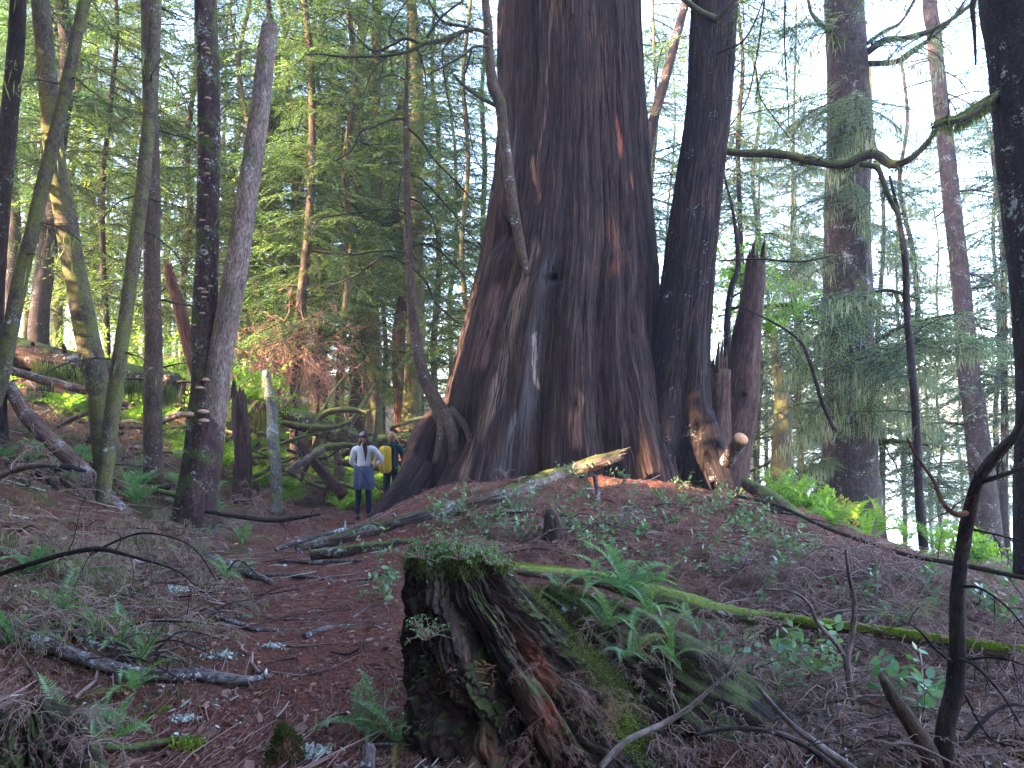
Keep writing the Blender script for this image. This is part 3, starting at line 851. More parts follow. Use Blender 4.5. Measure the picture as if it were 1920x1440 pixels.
# ---- cut log stub leaning at its foot
def solid(name, label, cat, spec, material, seed, group=None, sides=20, rough=0.10, rug=0.08, wob=0.02, cutmat=None, fuzz=None, fuzzn=0, stubs=0, sub=0, off=None, step=None, jag=False):
    """a single log or pole lying or standing; spec in (px, py, Y, width px); Y None = on the ground"""
    sp2 = []
    for a, b, c, w in spec:
        if c is None:
            q = G(a, b + w * 0.5)
            c = q[1]
        sp2.append((a, b, c, w))
    p, r = pxpath(sp2)
    o0 = p[np.argmin(p[:, 2])].copy()
    t = thing(name, label, cat, o0, group)
    g = Geo(); tube_geo(g, p, r, sides=sides, seed=seed, rough=rough, rug=rug, step=step or max(r.mean() * 0.5, 0.012), wob=wob)
    if jag: splinters_at(g, p[-1], p[-1] - p[-2], r[-1], seed)
    rng = np.random.default_rng(seed + 1)
    pr = resample(np.hstack([p, r[:, None]]), 0.03)
    if stubs:
        for i in range(stubs):
            k = rng.integers(2, len(pr) - 2)
            d = nrm(np.cross(nrm(pr[k + 1, :3] - pr[k, :3]), rng.normal(size=3)))
            L = rng.uniform(.04, .18) + pr[k, 3]
            tube_geo(g, [pr[k, :3], pr[k, :3] + d * L * .6, pr[k, :3] + d * L + np.array([0, 0, .02])], [pr[k, 3] * .3, pr[k, 3] * .2, pr[k, 3] * .1], sides=6, seed=seed + i)
    if sub:
        segs = []
        for i in range(sub):
            k = rng.integers(2, len(pr) - 2)
            d = nrm(pr[k + 1, :3] - pr[k, :3])
            twig_rec(segs, pr[k, :3], nrm(d * .5 + nrm(np.cross(d, rng.normal(size=3)))), rng.uniform(.2, .6), max(pr[k, 3] * .3, .002), 1, rng, .4, .3, 4, 5)
        segs_geo(g, segs)
    link('bark' if cutmat or fuzz else 'wood', g.mesh('bark', material, o0), t)
    if cutmat:
        for e in cutmat:
            k = 0 if e == 0 else -1
            d = nrm(p[0] - p[1]) if e == 0 else nrm(p[-1] - p[-2])
            g2 = Geo(); tube_geo(g2, [p[k] - d * r[k] * .2, p[k] + d * r[k] * .1], [r[k] * .93, r[k] * .90], sides=18, seed=seed + 5, rough=.05)
            link('sawn_end', g2.mesh('sawn_end', M['cut'], o0), t)
    if fuzz:
        k = rng.integers(0, len(pr) - 1, fuzzn)
        tt = nrm(pr[k + 1, :3] - pr[k, :3])
        n0 = nrm(np.cross(tt, rng.normal(size=(fuzzn, 3)))); n0[:, 2] = np.abs(n0[:, 2]) * 1.0
        n0 = nrm(n0 + np.array([0, 0, .5]))
        c = pr[k, :3] + tt * rng.uniform(-.02, .02, (fuzzn, 1)) + n0 * pr[k, 3][:, None] * 0.95
        dd = nrm(n0 + rng.normal(size=(fuzzn, 3)) * .6)
        msk = vn(c[:, 0] * 3, c[:, 1] * 3, c[:, 2] * 3, 3) > -0.35
        V, Q = diamonds(c[msk], dd[msk], tt[msk], rng.uniform(.008, .03, fuzzn)[msk], 0.006)
        g3 = Geo(); g3.add(V, Q)
        link('moss', g3.mesh('moss', fuzz, o0), t)
    return t

solid('log_section', 'short grey log section with an orange sawn end leaning on the second cedar roots', 'log',
      [(1362, 868, 11.3, 26), (1375, 845, 11.1, 27), (1390, 822, 10.9, 28)], M['birch'], 41, cutmat=[1])

# ---- the reddish broken snags right of it
solid('broken_snag', 'tall reddish broken snag leaning right behind the second cedar', 'snag',
      [(1345, 950, 13.5, 110), (1358, 870, 13.5, 92), (1376, 790, 13.5, 80), (1392, 700, 13.5, 64), (1406, 600, 13.5, 48), (1414, 540, 13.5, 41), (1417, 488, 13.5, 35)],
      M['redbrown'], 42, jag=True, sides=40, rug=.12, stubs=4)
solid('broken_snag', 'short black topped rotten snag wedged between second cedar and reddish snag', 'snag',
      [(1335, 920, 13.0, 60), (1338, 800, 13.0, 56), (1342, 740, 13.0, 50), (1345, 692, 13.0, 44)], M['redbrown'], 43, jag=True, sides=40, rough=.3, rug=.2)
t = thing('forked_sapling', 'thin dark forked sapling standing behind the short rotten snag', 'tree', P(1360, 900, 14.2))
o_ = P(1360, 900, 14.2)
limb(t, o_, [(1362, 900, 14.2, 16), (1363, 700, 14.2, 14), (1364, 600, 14.2, 13), (1372, 540, 14.2, 12), (1385, 500, 14.2, 11), (1380, 440, 14.2, 8), (1372, 380, 14.2, 5), (1350, 300, 14.2, 3)], M['dark'], 51, name='trunk', sub=10, subL=1.0)
limb(t, o_, [(1368, 580, 14.2, 7), (1385, 575, 14.1, 6), (1402, 560, 14.0, 6)], M['dark'], 52)

# ---- vine-like hemlock on the giant's left flank
hb = P(985, 500, 12.1)
t = thing('clinging_hemlock', 'crooked thin hemlock clinging to left flank of the giant cedar', 'tree', hb)
limb(t, hb, [(990, 520, 11.95, 10), (978, 470, 11.95, 18), (965, 400, 11.95, 20), (953, 320, 12.0, 21), (943, 240, 12.1, 21), (938, 195, 12.1, 23), (925, 165, 12.1, 24), (918, 110, 12.1, 17), (916, 60, 12.1, 18), (910, 0, 12.1, 15), (900, -120, 12.1, 12), (905, -300, 12.1, 6)],
     M['hemlock'], 61, name='trunk', sides=20, wob=0)
for k, sp_ in enumerate([
        [(935, 200, 12.1, 9), (905, 185, 12.0, 8), (875, 165, 11.9, 7), (855, 145, 11.9, 5)],
        [(915, 62, 12.0, 8), (890, 55, 11.8, 8), (860, 62, 11.7, 9), (830, 75, 11.6, 10), (795, 82, 11.5, 9), (760, 98, 11.4, 7), (700, 105, 11.3, 5), (640, 105, 11.2, 4), (580, 102, 11.1, 3), (560, 118, 11, 2)],
        [(905, 60, 12.0, 7), (870, 50, 11.8, 6), (835, 42, 11.8, 6), (815, 20, 11.7, 5), (800, -10, 11.7, 4)],
        [(918, 88, 12.0, 6), (890, 88, 11.9, 5), (865, 105, 11.8, 5), (830, 125, 11.7, 4), (800, 140, 11.6, 3)],
        [(790, 84, 11.5, 7), (760, 72, 11.4, 6), (740, 82, 11.4, 5), (700, 95, 11.3, 4), (660, 60, 11.2, 3), (635, 28, 11.2, 2)],
        [(860, 62, 11.7, 5), (830, 95, 11.6, 4), (835, 160, 11.5, 3), (850, 220, 11.5, 2), (880, 290, 11.5, 1.5)],
        [(885, 90, 11.9, 4), (870, 150, 11.8, 3), (875, 210, 11.8, 3), (890, 290, 11.7, 2), (920, 340, 11.7, 1.5)],
        [(780, 90, 11.5, 4), (795, 130, 11.5, 3), (803, 178, 11.5, 1.5)],
        [(740, 95, 11.4, 4), (700, 130, 11.3, 3), (682, 178, 11.2, 2)],
        [(800, 70, 11.6, 6), (830, 30, 11.5, 5), (870, 0, 11.5, 3)],
        [(770, 95, 11.4, 3), (730, 60, 11.4, 3), (765, 0, 11.4, 2)]]):
    limb(t, hb, sp_, M['mosslimb'] if k < 4 else M['limb'], 70 + k, sides=8, sub=12 if k else 2, subL=0.7, droop=.5)

# ---- young hemlock with curved foot standing on the cedar's root
yb = P(832, 775, 12.3)
t = thing('young_hemlock', 'slender young hemlock with curved foot growing out of the cedar root', 'tree', yb)
limb(t, yb, [(835, 790, 12.3, 40), (815, 750, 12.3, 27), (790, 690, 12.3, 23), (776, 610, 12.3, 19), (770, 540, 12.3, 17), (765, 440, 12.3, 14), (763, 330, 12.3, 12), (761, 220, 12.3, 10), (763, 130, 12.3, 6), (765, 40, 12.3, 2)],
     M['hemlock'], 81, name='trunk', sides=22, wob=0)
for k, sp_ in enumerate([
        [(838, 770, 12.2, 30), (850, 830, 12.05, 22), (848, 890, 12.0, 16), (835, 950, 11.9, 12)],
        [(845, 770, 12.2, 20), (872, 800, 12.0, 12), (882, 845, 11.95, 10), (872, 890, 11.9, 8)],
        [(830, 770, 12.2, 20), (825, 820, 12.1, 14), (815, 870, 12.0, 10)]]):
    root(t, yb, sp_, M['hemlock'], 84 + k, .1, .05, 16)
rng = np.random.default_rng(5)
for k, sp_ in enumerate([
        [(762, 222, 12.3, 6), (730, 226, 12.1, 5), (700, 238, 12.0, 4), (675, 248, 11.9, 4), (660, 280, 11.8, 3), (630, 300, 11.8, 2)],
        [(763, 240, 12.3, 5), (790, 265, 12.4, 4), (815, 300, 12.5, 3.5), (860, 345, 12.6, 3), (890, 380, 12.7, 2)],
        [(765, 328, 12.3, 5), (790, 335, 12.4, 4), (825, 370, 12.5, 4), (850, 400, 12.6, 3), (880, 440, 12.6, 3), (905, 465, 12.7, 2)],
        [(766, 372, 12.3, 5), (785, 378, 12.2, 4), (810, 410, 12.1, 4), (820, 450, 12.0, 3), (845, 480, 12, 2)],
        [(766, 402, 12.3, 5), (735, 392, 12.1, 4), (690, 395, 12.0, 4), (640, 402, 11.9, 3), (600, 410, 11.8, 3), (575, 445, 11.8, 2)],
        [(767, 475, 12.3, 5), (720, 470, 12.2, 4), (660, 478, 12.1, 3), (590, 470, 12.0, 2.5)],
        [(768, 500, 12.3, 5), (725, 480, 12.2, 4), (690, 500, 12.1, 4), (660, 520, 12.1, 3), (610, 540, 12.0, 2.5)],
        [(772, 500, 12.3, 4), (800, 530, 12.3, 4), (815, 565, 12.3, 3), (840, 590, 12.3, 3), (862, 608, 12.3, 2)],
        [(775, 598, 12.3, 4), (745, 592, 12.2, 3), (722, 588, 12.1, 2)],
        [(768, 460, 12.3, 4), (810, 460, 12.4, 4), (855, 500, 12.5, 3), (890, 535, 12.5, 2)],
        [(760, 150, 12.3, 4), (735, 140, 12.1, 3), (700, 150, 12.0, 2)],
        [(762, 300, 12.3, 4), (750, 340, 12.1, 3), (745, 400, 12.0, 2)]]):
    limb(t, yb, sp_, M['limb'], 90 + k, sides=6, sub=9, subL=0.7, droop=.3)

# ---- left group
def tree_px(name, label, spec, material, seed, group=None, sides=26, cat='tree', limbs=0, limbL=1.6, rough=.08, rug=.05, hi=None, limbmat='limb', extra=None, hang=0, wob=0.02, zlo=1.5, zhi=9):
    p, r = pxpath(spec)
    o0 = p[0].copy(); o0[2] = H(o0[0], o0[1])
    t = thing(name, label, cat, o0, group)
    g = Geo(); tube_geo(g, p, r, sides=sides, seed=seed, rough=rough, rug=rug, step=max(r.mean() * .5, .03), wob=wob)
    link('trunk', g.mesh('trunk', material, o0), t)
    rng = np.random.default_rng(seed)
    if limbs:
        pr = resample(np.hstack([p, r[:, None]]), 0.1)
        hp = []
        ok = np.where((pr[:, 2] > o0[2] + zlo) & (pr[:, 2] < o0[2] + zhi))[0]
        for i in range(limbs):
            segs = []
            k = rng.choice(ok)
            a = rng.uniform(0, 2 * math.pi)
            d = np.array([math.cos(a), math.sin(a) * .8, rng.uniform(-.25, .3)])
            pts = twig_rec(segs, pr[k, :3], d, limbL * rng.uniform(.35, 1), max(pr[k, 3] * .16, .006), 1, rng, .25, .22, 6, 8)
            hp += pts[1:]
            g = Geo(); segs_geo(g, segs, n=4)
            link('limb', g.mesh('limb', M[limbmat], o0), t)
        if hang and hp:
            hp = np.array(hp); k = rng.integers(0, len(hp), hang)
            c = hp[k] + rng.normal(size=(hang, 3)) * .12
            V, Q = diamonds(c, np.array([0, 0, -1.0]) + rng.normal(size=(hang, 3)) * .15, rng.normal(size=(hang, 3)), rng.uniform(.05, .30, hang), .02)
            g = Geo(); g.add(V, Q); link('hanging_moss_clumps', g.mesh('hanging_moss_clumps', M['hangmoss'], o0), t)
    return t, o0

tree_px('leaning_tree', 'thicker mossy olive trunk of the two that cross each other on the left bank', [(205, 900, 11, 44), (197, 830, 11, 46), (185, 740, 11, 44), (160, 620, 11, 42), (138, 500, 11, 40), (118, 380, 11, 38), (100, 260, 11, 36), (88, 130, 11, 34), (76, 0, 11, 32), (60, -200, 11, 28), (40, -500, 11, 18)],
        M['mossy'], 101, limbs=7, hang=100)
tree_px('leaning_tree', 'thin mossy trunk leaning right across the thicker leaning trunk', [(-10, 760, 9.5, 26), (5, 700, 9.5, 27), (25, 600, 9.5, 27), (50, 480, 9.5, 26), (75, 370, 9.5, 25), (105, 250, 9.5, 24), (132, 130, 9.5, 22), (158, 0, 9.5, 20), (200, -200, 9.5, 17), (250, -420, 9.5, 10)],
        M['mossy'], 102, limbs=6, hang=80)
tree_px('slender_tree', 'slender mossy trunk rising from the bank beside the pink fallen log', [(192, 945, 9.6, 26), (200, 860, 9.6, 28), (212, 760, 9.6, 28), (225, 660, 9.6, 26), (243, 540, 9.6, 25), (258, 430, 9.6, 25), (272, 300, 9.6, 24), (283, 170, 9.6, 24), (290, 50, 9.6, 23), (295, -80, 9.6, 21), (302, -350, 9.6, 12)],
        M['mossy'], 103, limbs=7, hang=80, sides=22)
tree_px('straight_tree', 'straight grey trunk just behind the slender mossy one', [(290, 900, 12.5, 36), (288, 840, 12.5, 34), (287, 700, 12.5, 32), (286, 500, 12.5, 30), (285, 300, 12.5, 28), (279, 100, 12.5, 26), (276, -50, 12.5, 25), (272, -400, 12.5, 16)],
        M['hemlock'], 104, limbs=10, hang=60)
# twin-stemmed alder with shelf fungi
fb = P(365, 975, 10.2); fb[2] = H(fb[0], fb[1])
alder = thing('forked_tree', 'forked tree with dark fungus covered stem and broken topped grey stem', 'tree', fb)
g = Geo()
p, r = pxpath([(362, 1010, 10.2, 86), (366, 960, 10.2, 78), (374, 900, 10.2, 72), (384, 820, 10.2, 68), (387, 760, 10.2, 62), (385, 700, 10.2, 50), (383, 620, 10.2, 46), (388, 500, 10.2, 43), (390, 400, 10.2, 42), (392, 260, 10.2, 41), (390, 120, 10.2, 40), (385, 0, 10.2, 39), (378, -200, 10.2, 34), (370, -500, 10.2, 20)])
tube_geo(g, p, r, sides=40, seed=110, rough=.07, rug=.06, step=.03)
stem1 = link('dark_stem', g.mesh('dark_stem', M['fungus'], fb), alder)
g = Geo()
p2, r2 = pxpath([(395, 800, 10.2, 50), (405, 730, 10.15, 48), (422, 620, 10.1, 44), (440, 520, 10.05, 42), (458, 400, 10.0, 40), (474, 300, 10.0, 38), (488, 200, 10.0, 36), (498, 110, 10.0, 34), (506, 50, 10.0, 31)])
tube_geo(g, p2, r2, sides=36, seed=111, rough=.07, rug=.06, step=.03)
splinters_at(g, p2[-1], p2[-1] - p2[-2], r2[-1], 5, L=.6)
link('broken_stem', g.mesh('broken_stem', M['snag'], fb), alder)
rng = np.random.default_rng(33)
fm = plain('shelf_fungus', (0.42, 0.26, 0.18), .6, 30, .4)
def fungus(c, d, rad, th):
    n = 14; g = Geo(); V = []; 
    s = nrm(np.cross(d, [0, 0, 1.0]))
    for zz, sc_ in ((0, 1.0), (th, .8), (th * 1.4, .3), (-th * .5, .5)):
        for i in range(n):
            a = math.pi * i / (n - 1) - math.pi / 2
            V.append(c + d * rad * sc_ * math.cos(a) + s * rad * sc_ * math.sin(a) * 1.1 + np.array([0, 0, zz]))
    Q = []
    for A, B in ((3, 0), (0, 1), (1, 2)):
        for i in range(n - 1): Q.append([A * n + i, A * n + i + 1, B * n + i + 1, B * n + i])
    m = len(V); V.append(c + np.array([0, 0, th * 1.5])); V.append(c - np.array([0, 0, th * .6]))
    T = [[2 * n + i, 2 * n + i + 1, m] for i in range(n - 1)] + [[3 * n + i + 1, 3 * n + i, m + 1] for i in range(n - 1)]
    g.add(np.array(V), Q, T)
    return g
pr = resample(np.hstack([p, r[:, None]]), .02)
for (fx, fy, s_) in [(402, 716, 1.3), (365, 778, 1.3), (393, 775, 1.0), (394, 790, .9), (386, 730, .8), (372, 612, .5), (385, 545, .6), (392, 553, .6), (391, 560, .5), (387, 420, .5), (396, 430, .4), (380, 300, .4), (395, 305, .5), (398, 312, .4), (396, 332, .5), (380, 345, .4), (394, 372, .4), (397, 192, .6), (395, 100, .6), (397, 108, .5), (376, 110, .4), (384, 258, .5),
                     (377, 250, .4), (395, 262, .4), (390, 475, .5), (375, 520, .4), (401, 540, .5), (388, 590, .5)]:
    q = P(fx, fy, 10.2)
    k = np.argmin(np.linalg.norm(pr[:, :3] - q, axis=1)); dx = q[0] - pr[k, 0]
    rr = pr[k, 3]; dx = max(-rr * .95, min(rr * .95, dx))
    d = np.array([dx, -math.sqrt(rr * rr - dx * dx), 0]); d = nrm(d)
    c = pr[k, :3] + d * rr * .93
    link('shelf_fungus', fungus(c, d, .075 * s_, .028 * s_).mesh('shelf_fungus', fm, fb), alder)

solid('broken_snag', 'short reddish snag leaning left behind the forked tree, broken at top', 'snag',
      [(368, 700, 14.5, 24), (352, 640, 14.5, 24), (337, 580, 14.5, 23), (325, 540, 14.5, 20), (316, 502, 14.5, 16)], M['redwood'], 45, jag=True, sides=24, rug=.12)
# right trees
tree_px('spotted_tree', 'thick dark trunk with pale lichen spots at the right edge of the view', [(1985, 1080, 6.6, 150), (1978, 900, 6.6, 128), (1968, 740, 6.6, 110), (1952, 560, 6.6, 100), (1932, 380, 6.6, 95), (1918, 200, 6.6, 98), (1908, 60, 6.6, 112), (1902, 0, 6.6, 118), (1885, -200, 6.6, 110), (1870, -500, 6.6, 80)],
        M['spotted'], 120, sides=80, rough=.05, rug=.05)
spt = [o for o in bpy.data.objects if o.name.startswith('spotted_tree')][0]; so = np.array(spt.location)
limb(spt, so, [(1868, 180, 6.6, 15), (1830, 205, 6.5, 17), (1795, 225, 6.45, 15), (1765, 230, 6.4, 11), (1745, 240, 6.4, 6)], M['logmoss2'], 181, rough=.3, sub=4, subL=.25, wob=.02, fuzz=2200, fm='hangmoss')
limb(spt, so, [(1880, -60, 6.5, 8), (1840, -20, 6.4, 9), (1823, 5, 6.4, 10), (1826, 60, 6.4, 7), (1829, 122, 6.4, 4)], M['limb'], 182, sub=3, subL=.2)
MB = [(1592, 1010, 17.5, 128), (1592, 960, 17.5, 116), (1590, 900, 17.5, 112), (1592, 860, 17.5, 100), (1594, 780, 17.5, 92), (1592, 680, 17.5, 90), (1590, 560, 17.5, 88), (1588, 430, 17.5, 82), (1592, 300, 17.5, 78), (1590, 180, 17.5, 76), (1586, 60, 17.5, 72), (1582, -60, 17.5, 70), (1578, -500, 17.5, 50)]
M['bigspruce'] = bark('mossy_spruce_bark', (0.03, 0.022, 0.022), (0.08, 0.056, 0.052), (0.14, 0.10, 0.09), 0.5, 9, moss=0.22, mosscol=(0.10, 0.115, 0.045), lich=0.25, bump=1.0)
bigspruce, bs0 = tree_px('mossy_spruce', 'big straight spruce hung with pale moss beyond the right side of the mound', MB, M['bigspruce'], 121, sides=60, rough=.09, rug=.07)
for k, sp_ in enumerate([
        [(1625, 98, 17.3, 14), (1660, 75, 17, 12), (1700, 70, 16.8, 11), (1750, 55, 16.6, 9), (1800, 25, 16.5, 7), (1840, -10, 16.3, 5)],
        [(1625, 120, 17.3, 12), (1680, 115, 17, 11), (1720, 90, 16.8, 9), (1780, 40, 16.7, 6), (1810, 0, 16.6, 4)],
        [(1620, 85, 17.3, 8), (1655, 60, 17, 7), (1690, 40, 17, 5), (1720, -10, 17, 4)],
        [(1565, 90, 17.3, 10), (1555, 60, 17, 9), (1525, 30, 17, 7), (1515, -5, 17, 5)],
        [(1565, 75, 17.0, 8), (1557, 60, 16.8, 7), (1562, 50, 16.8, 5)],
        [(1545, 585, 17.3, 10), (1515, 578, 17, 9), (1480, 572, 16.8, 7), (1430, 575, 16.6, 5)],
        [(1640, 830, 17.3, 18), (1665, 828, 17.1, 10), (1700, 828, 17, 7), (1740, 835, 16.9, 5)],
        [(1640, 640, 17.4, 10), (1700, 610, 17, 7), (1780, 590, 16.5, 5)],
        [(1620, 560, 17.4, 8), (1660, 545, 17, 7), (1720, 560, 16.7, 4)]]):
    limb(bigspruce, bs0, sp_, M['mosslimb'], 130 + k, sides=8, sub=8, subL=1.3, droop=.4, fuzz=1800, fm='hangmoss')
tree_px('far_trunk', 'tall narrow trunk with warm upper bark, next beyond the mossy spruce', [(1858, 1060, 23, 56), (1850, 980, 23, 48), (1838, 860, 23, 42), (1822, 740, 23, 38), (1808, 600, 23, 34), (1795, 470, 23, 32), (1778, 320, 23, 30), (1765, 200, 23, 28), (1750, 60, 23, 26), (1742, -20, 23, 25), (1715, -500, 23, 16)], M['bigspruce'], 122, limbs=26, limbL=2.6, hang=600, zlo=3, zhi=18)
tree_px('dark_sapling', 'slim dark bare sapling standing between the mossy spruce and the far trunk', [(1732, 1030, 12.5, 17), (1722, 880, 12.5, 15), (1712, 740, 12.5, 14), (1704, 620, 12.5, 13), (1697, 500, 12.5, 12), (1690, 440, 12.5, 10), (1680, 380, 12.5, 7), (1668, 330, 12.5, 5)], M['dark'], 123, limbs=16, limbL=1.6, sides=12, zlo=2)
tree_px('leaning_sapling', 'faint leaning trunk of pale bark seen between the giant and the second cedar', [(1200, 700, 22, 20), (1205, 500, 22, 20), (1210, 330, 22, 20), (1222, 240, 22, 20), (1255, 120, 22, 18), (1300, -50, 22, 14)], M['dark'], 124, limbs=6, limbL=2)
tree_px('mossy_maple', 'pale mossy many branched trunk in the haze between snag and mossy spruce', [(1460, 960, 21, 40), (1465, 850, 21, 36), (1468, 760, 21, 30), (1460, 700, 21, 22), (1450, 620, 21, 14)], M['mossy'], 125, limbs=22, limbL=3.0, hang=500, zlo=.8, zhi=7, limbmat='mosslimb')
# near bare sapling, lower right, with a snapped stub
nb = P(1765, 1440, 3.6)
ns = thing('dead_sapling', 'dark bare sapling in lower right corner curving up to right edge', 'tree', nb)
limb(ns, nb, [(1755, 1560, 3.6, 34), (1768, 1440, 3.6, 36), (1772, 1370, 3.6, 33), (1790, 1290, 3.6, 32), (1795, 1200, 3.6, 27), (1796, 1110, 3.6, 26), (1808, 1010, 3.6, 24), (1818, 960, 3.55, 24), (1835, 900, 3.5, 21), (1870, 850, 3.45, 20), (1905, 815, 3.4, 16), (1925, 760, 3.4, 15), (1950, 660, 3.4, 12), (1990, 500, 3.4, 6)], M['dark'], 141, name='trunk', sides=26, wob=0, rough=.1)
limb(ns, nb, [(1760, 1460, 3.6, 36), (1735, 1400, 3.55, 33), (1700, 1345, 3.5, 27), (1670, 1300, 3.5, 22), (1652, 1264, 3.5, 12)], M['hemlock'], 142, name='stub', sides=20, wob=0)
limb(ns, nb, [(1820, 960, 3.55, 12), (1795, 965, 3.5, 10), (1770, 945, 3.5, 8), (1750, 900, 3.5, 6), (1715, 850, 3.5, 5), (1700, 820, 3.5, 3)], M['redwood'], 143, sides=10, sub=5, subL=.25)
for k, sp_ in enumerate([
        [(1835, 900, 3.5, 12), (1870, 890, 3.45, 9), (1925, 870, 3.4, 7)],
        [(1800, 1100, 3.6, 8), (1840, 1105, 3.5, 5), (1890, 1140, 3.4, 4), (1925, 1180, 3.4, 3)],
        [(1795, 1230, 3.6, 8), (1830, 1245, 3.5, 5), (1880, 1300, 3.4, 4), (1915, 1360, 3.4, 3)],
        [(1785, 1245, 3.6, 8), (1750, 1215, 3.5, 6), (1720, 1180, 3.5, 4), (1690, 1165, 3.5, 2)],
        [(1815, 990, 3.6, 6), (1860, 1000, 3.5, 4), (1925, 1015, 3.4, 3)],
        [(1800, 1240, 3.6, 6), (1870, 1235, 3.5, 4), (1925, 1250, 3.4, 3)],
        [(1800, 1290, 3.6, 6), (1850, 1380, 3.5, 4), (1900, 1400, 3.4, 3)]]):
    limb(ns, nb, sp_, M['dark'], 150 + k, sides=6, sub=6, subL=.22, droop=.2)
yb2 = P(1615, 1400, 4.2)
ns2 = thing('forked_branch', 'thin grey Y shaped dead stem standing in the brush left of dark bare sapling', 'branch', yb2)
limb(ns2, yb2, [(1620, 1440, 4.2, 14), (1608, 1370, 4.2, 13), (1595, 1290, 4.2, 13), (1588, 1235, 4.2, 13), (1598, 1190, 4.2, 11), (1602, 1130, 4.2, 9), (1592, 1080, 4.2, 7), (1585, 1030, 4.2, 4)], M['snag'], 161, name='stem', sides=12, wob=0, sub=5, subL=.2)
limb(ns2, yb2, [(1590, 1240, 4.2, 11), (1570, 1210, 4.2, 9), (1535, 1170, 4.2, 8), (1515, 1130, 4.2, 6), (1480, 1108, 4.2, 5), (1430, 1105, 4.2, 3)], M['snag'], 162, name='fork', sides=10, wob=0, sub=6, subL=.25)
# ------------------------------------------------------------------ fallen logs
def moss_limb_log(*a, **k): return solid(*a, **k)
solid('fallen_log', 'thick dark fallen log lying behind the left trees on the bank', 'log', [(-60, 640, 14.5, 60), (0, 655, 14.5, 58), (120, 682, 14.3, 55), (250, 708, 14.2, 50), (330, 722, 14.2, 46)], M['logdark'], 201, sides=36, stubs=10, sub=14)
solid('fallen_log', 'thin reddish log just under the thick dark one on the bank', 'log', [(20, 695, 13.4, 16), (90, 715, 13.3, 17), (170, 735, 13.2, 15), (240, 760, 13.2, 12)], M['logpink'], 202, sides=16)
solid('fallen_log', 'pinkish barkless log sloping down the bank behind the slender trunks', 'log', [(15, 725, 11.6, 24), (60, 790, 11.2, 27), (120, 850, 10.8, 29), (175, 905, 10.4, 31), (235, 970, 9.9, 28)], M['logpink'], 203, sides=26, stubs=4)
solid('fallen_log', 'rotten dark log spanning behind the two hikers and the forked tree', 'log', [(400, 735, 18.0, 70), (450, 750, 17.9, 62), (530, 775, 17.8, 44), (600, 800, 17.7, 38), (680, 835, 17.6, 34)], M['logdark'], 204, sides=30, sub=20, stubs=8)
solid('mossy_pole', 'pale lichen and moss covered pole leaning steeply on log behind the forked tree', 'log', [(520, 965, 14.5, 24), (517, 895, 14.6, 21), (515, 840, 15, 22), (511, 780, 15.5, 20), (504, 730, 16, 18), (498, 700, 16.3, 14)], M['palepole'], 205, sides=24, wob=.05, rug=.2, fuzz=M['hangmoss'], fuzzn=1500)
solid('rotten_stump', 'reddish rotten upright stump between the forked tree and mossy pole', 'stump', [(458, 985, 14.8, 44), (455, 900, 14.8, 36), (453, 840, 14.8, 32), (449, 780, 14.8, 30), (447, 740, 14.8, 26)], M['redbrown'], 206, jag=True, sides=24, rug=.15)
solid('fallen_log', 'long weathered log with broken orange end running up to the roots of the giant cedar', 'log', [(560, 1031, None, 12), (590, 1024, None, 20), (640, 1009, None, 23), (720, 984, None, 24), (790, 964, None, 24), (860, 946, None, 24), (930, 928, None, 24), (990, 909, None, 26), (1050, 889, 11.0, 27), (1110, 870, 11.0, 26), (1162, 853, 11.0, 20)], M['paledead'], 207, sides=36, stubs=16, rough=.2, rug=.2, step=.03, wob=.06, jag=True, fuzz=M['dullfuzz'], fuzzn=5000)
solid('fallen_log', 'short brown log below the one with broken orange end', 'log', [(585, 1040, 8.3, 18), (660, 1032, 8.3, 22), (740, 1024, 8.3, 22), (790, 1018, 8.3, 20)], M['logdark'], 209, sides=22)
solid('fallen_branch', 'pale lichen covered branch touching the broken orange log end', 'branch', [(518, 1032, 8.9, 8), (560, 1016, 9.1, 11), (620, 1000, 9.4, 9), (680, 985, 9.8, 6)], M['birch'], 210, sides=12, sub=4)
solid('fallen_branch', 'dark crumbling branch with white flecks lying under the short brown log', 'branch', [(522, 1050, None, 7), (600, 1054, None, 8), (680, 1050, None, 6)], M['birch'], 211, sides=10)
solid('fallen_branch', 'thick white lichened branch lying across the near end of the path', 'branch', [(35, 1190, None, 22), (80, 1206, None, 25), (150, 1232, None, 25), (230, 1257, None, 25), (300, 1266, None, 24), (380, 1268, None, 25), (440, 1276, None, 20), (490, 1272, None, 7)], M['birch'], 212, sides=24, stubs=3, wob=.01)
solid('fallen_branch', 'white flecked branch lying beside the ferns at the left of the path', 'branch', [(392, 1046, None, 14), (430, 1060, None, 16), (470, 1077, None, 17), (510, 1092, None, 9)], M['birch'], 213, sides=14)
solid('fallen_branch', 'thin white crumbled branch crossing the path above the leaf litter', 'branch', [(500, 1079, None, 8), (560, 1080, None, 7), (625, 1086, None, 6)], M['birch'], 214, sides=10)
solid('fallen_branch', 'short white branch at the left foot of the big mossy stump', 'branch', [(572, 1192, None, 13), (610, 1178, None, 11), (645, 1172, None, 6), (745, 1168, None, 4)], M['birch'], 215, sides=12, sub=3)
solid('fallen_branch', 'slim half buried branch in the middle of the path', 'branch', [(405, 1158, None, 6), (450, 1170, None, 9), (480, 1180, None, 7), (555, 1180, None, 5)], M['birch'], 216, sides=10)
solid('fallen_branch', 'white birchlike stick standing up from the bottom edge beside a fern', 'branch', [(686, 1450, 3.45, 30), (688, 1425, 3.5, 28), (690, 1406, 3.55, 24)], M['birch'], 217, sides=18)
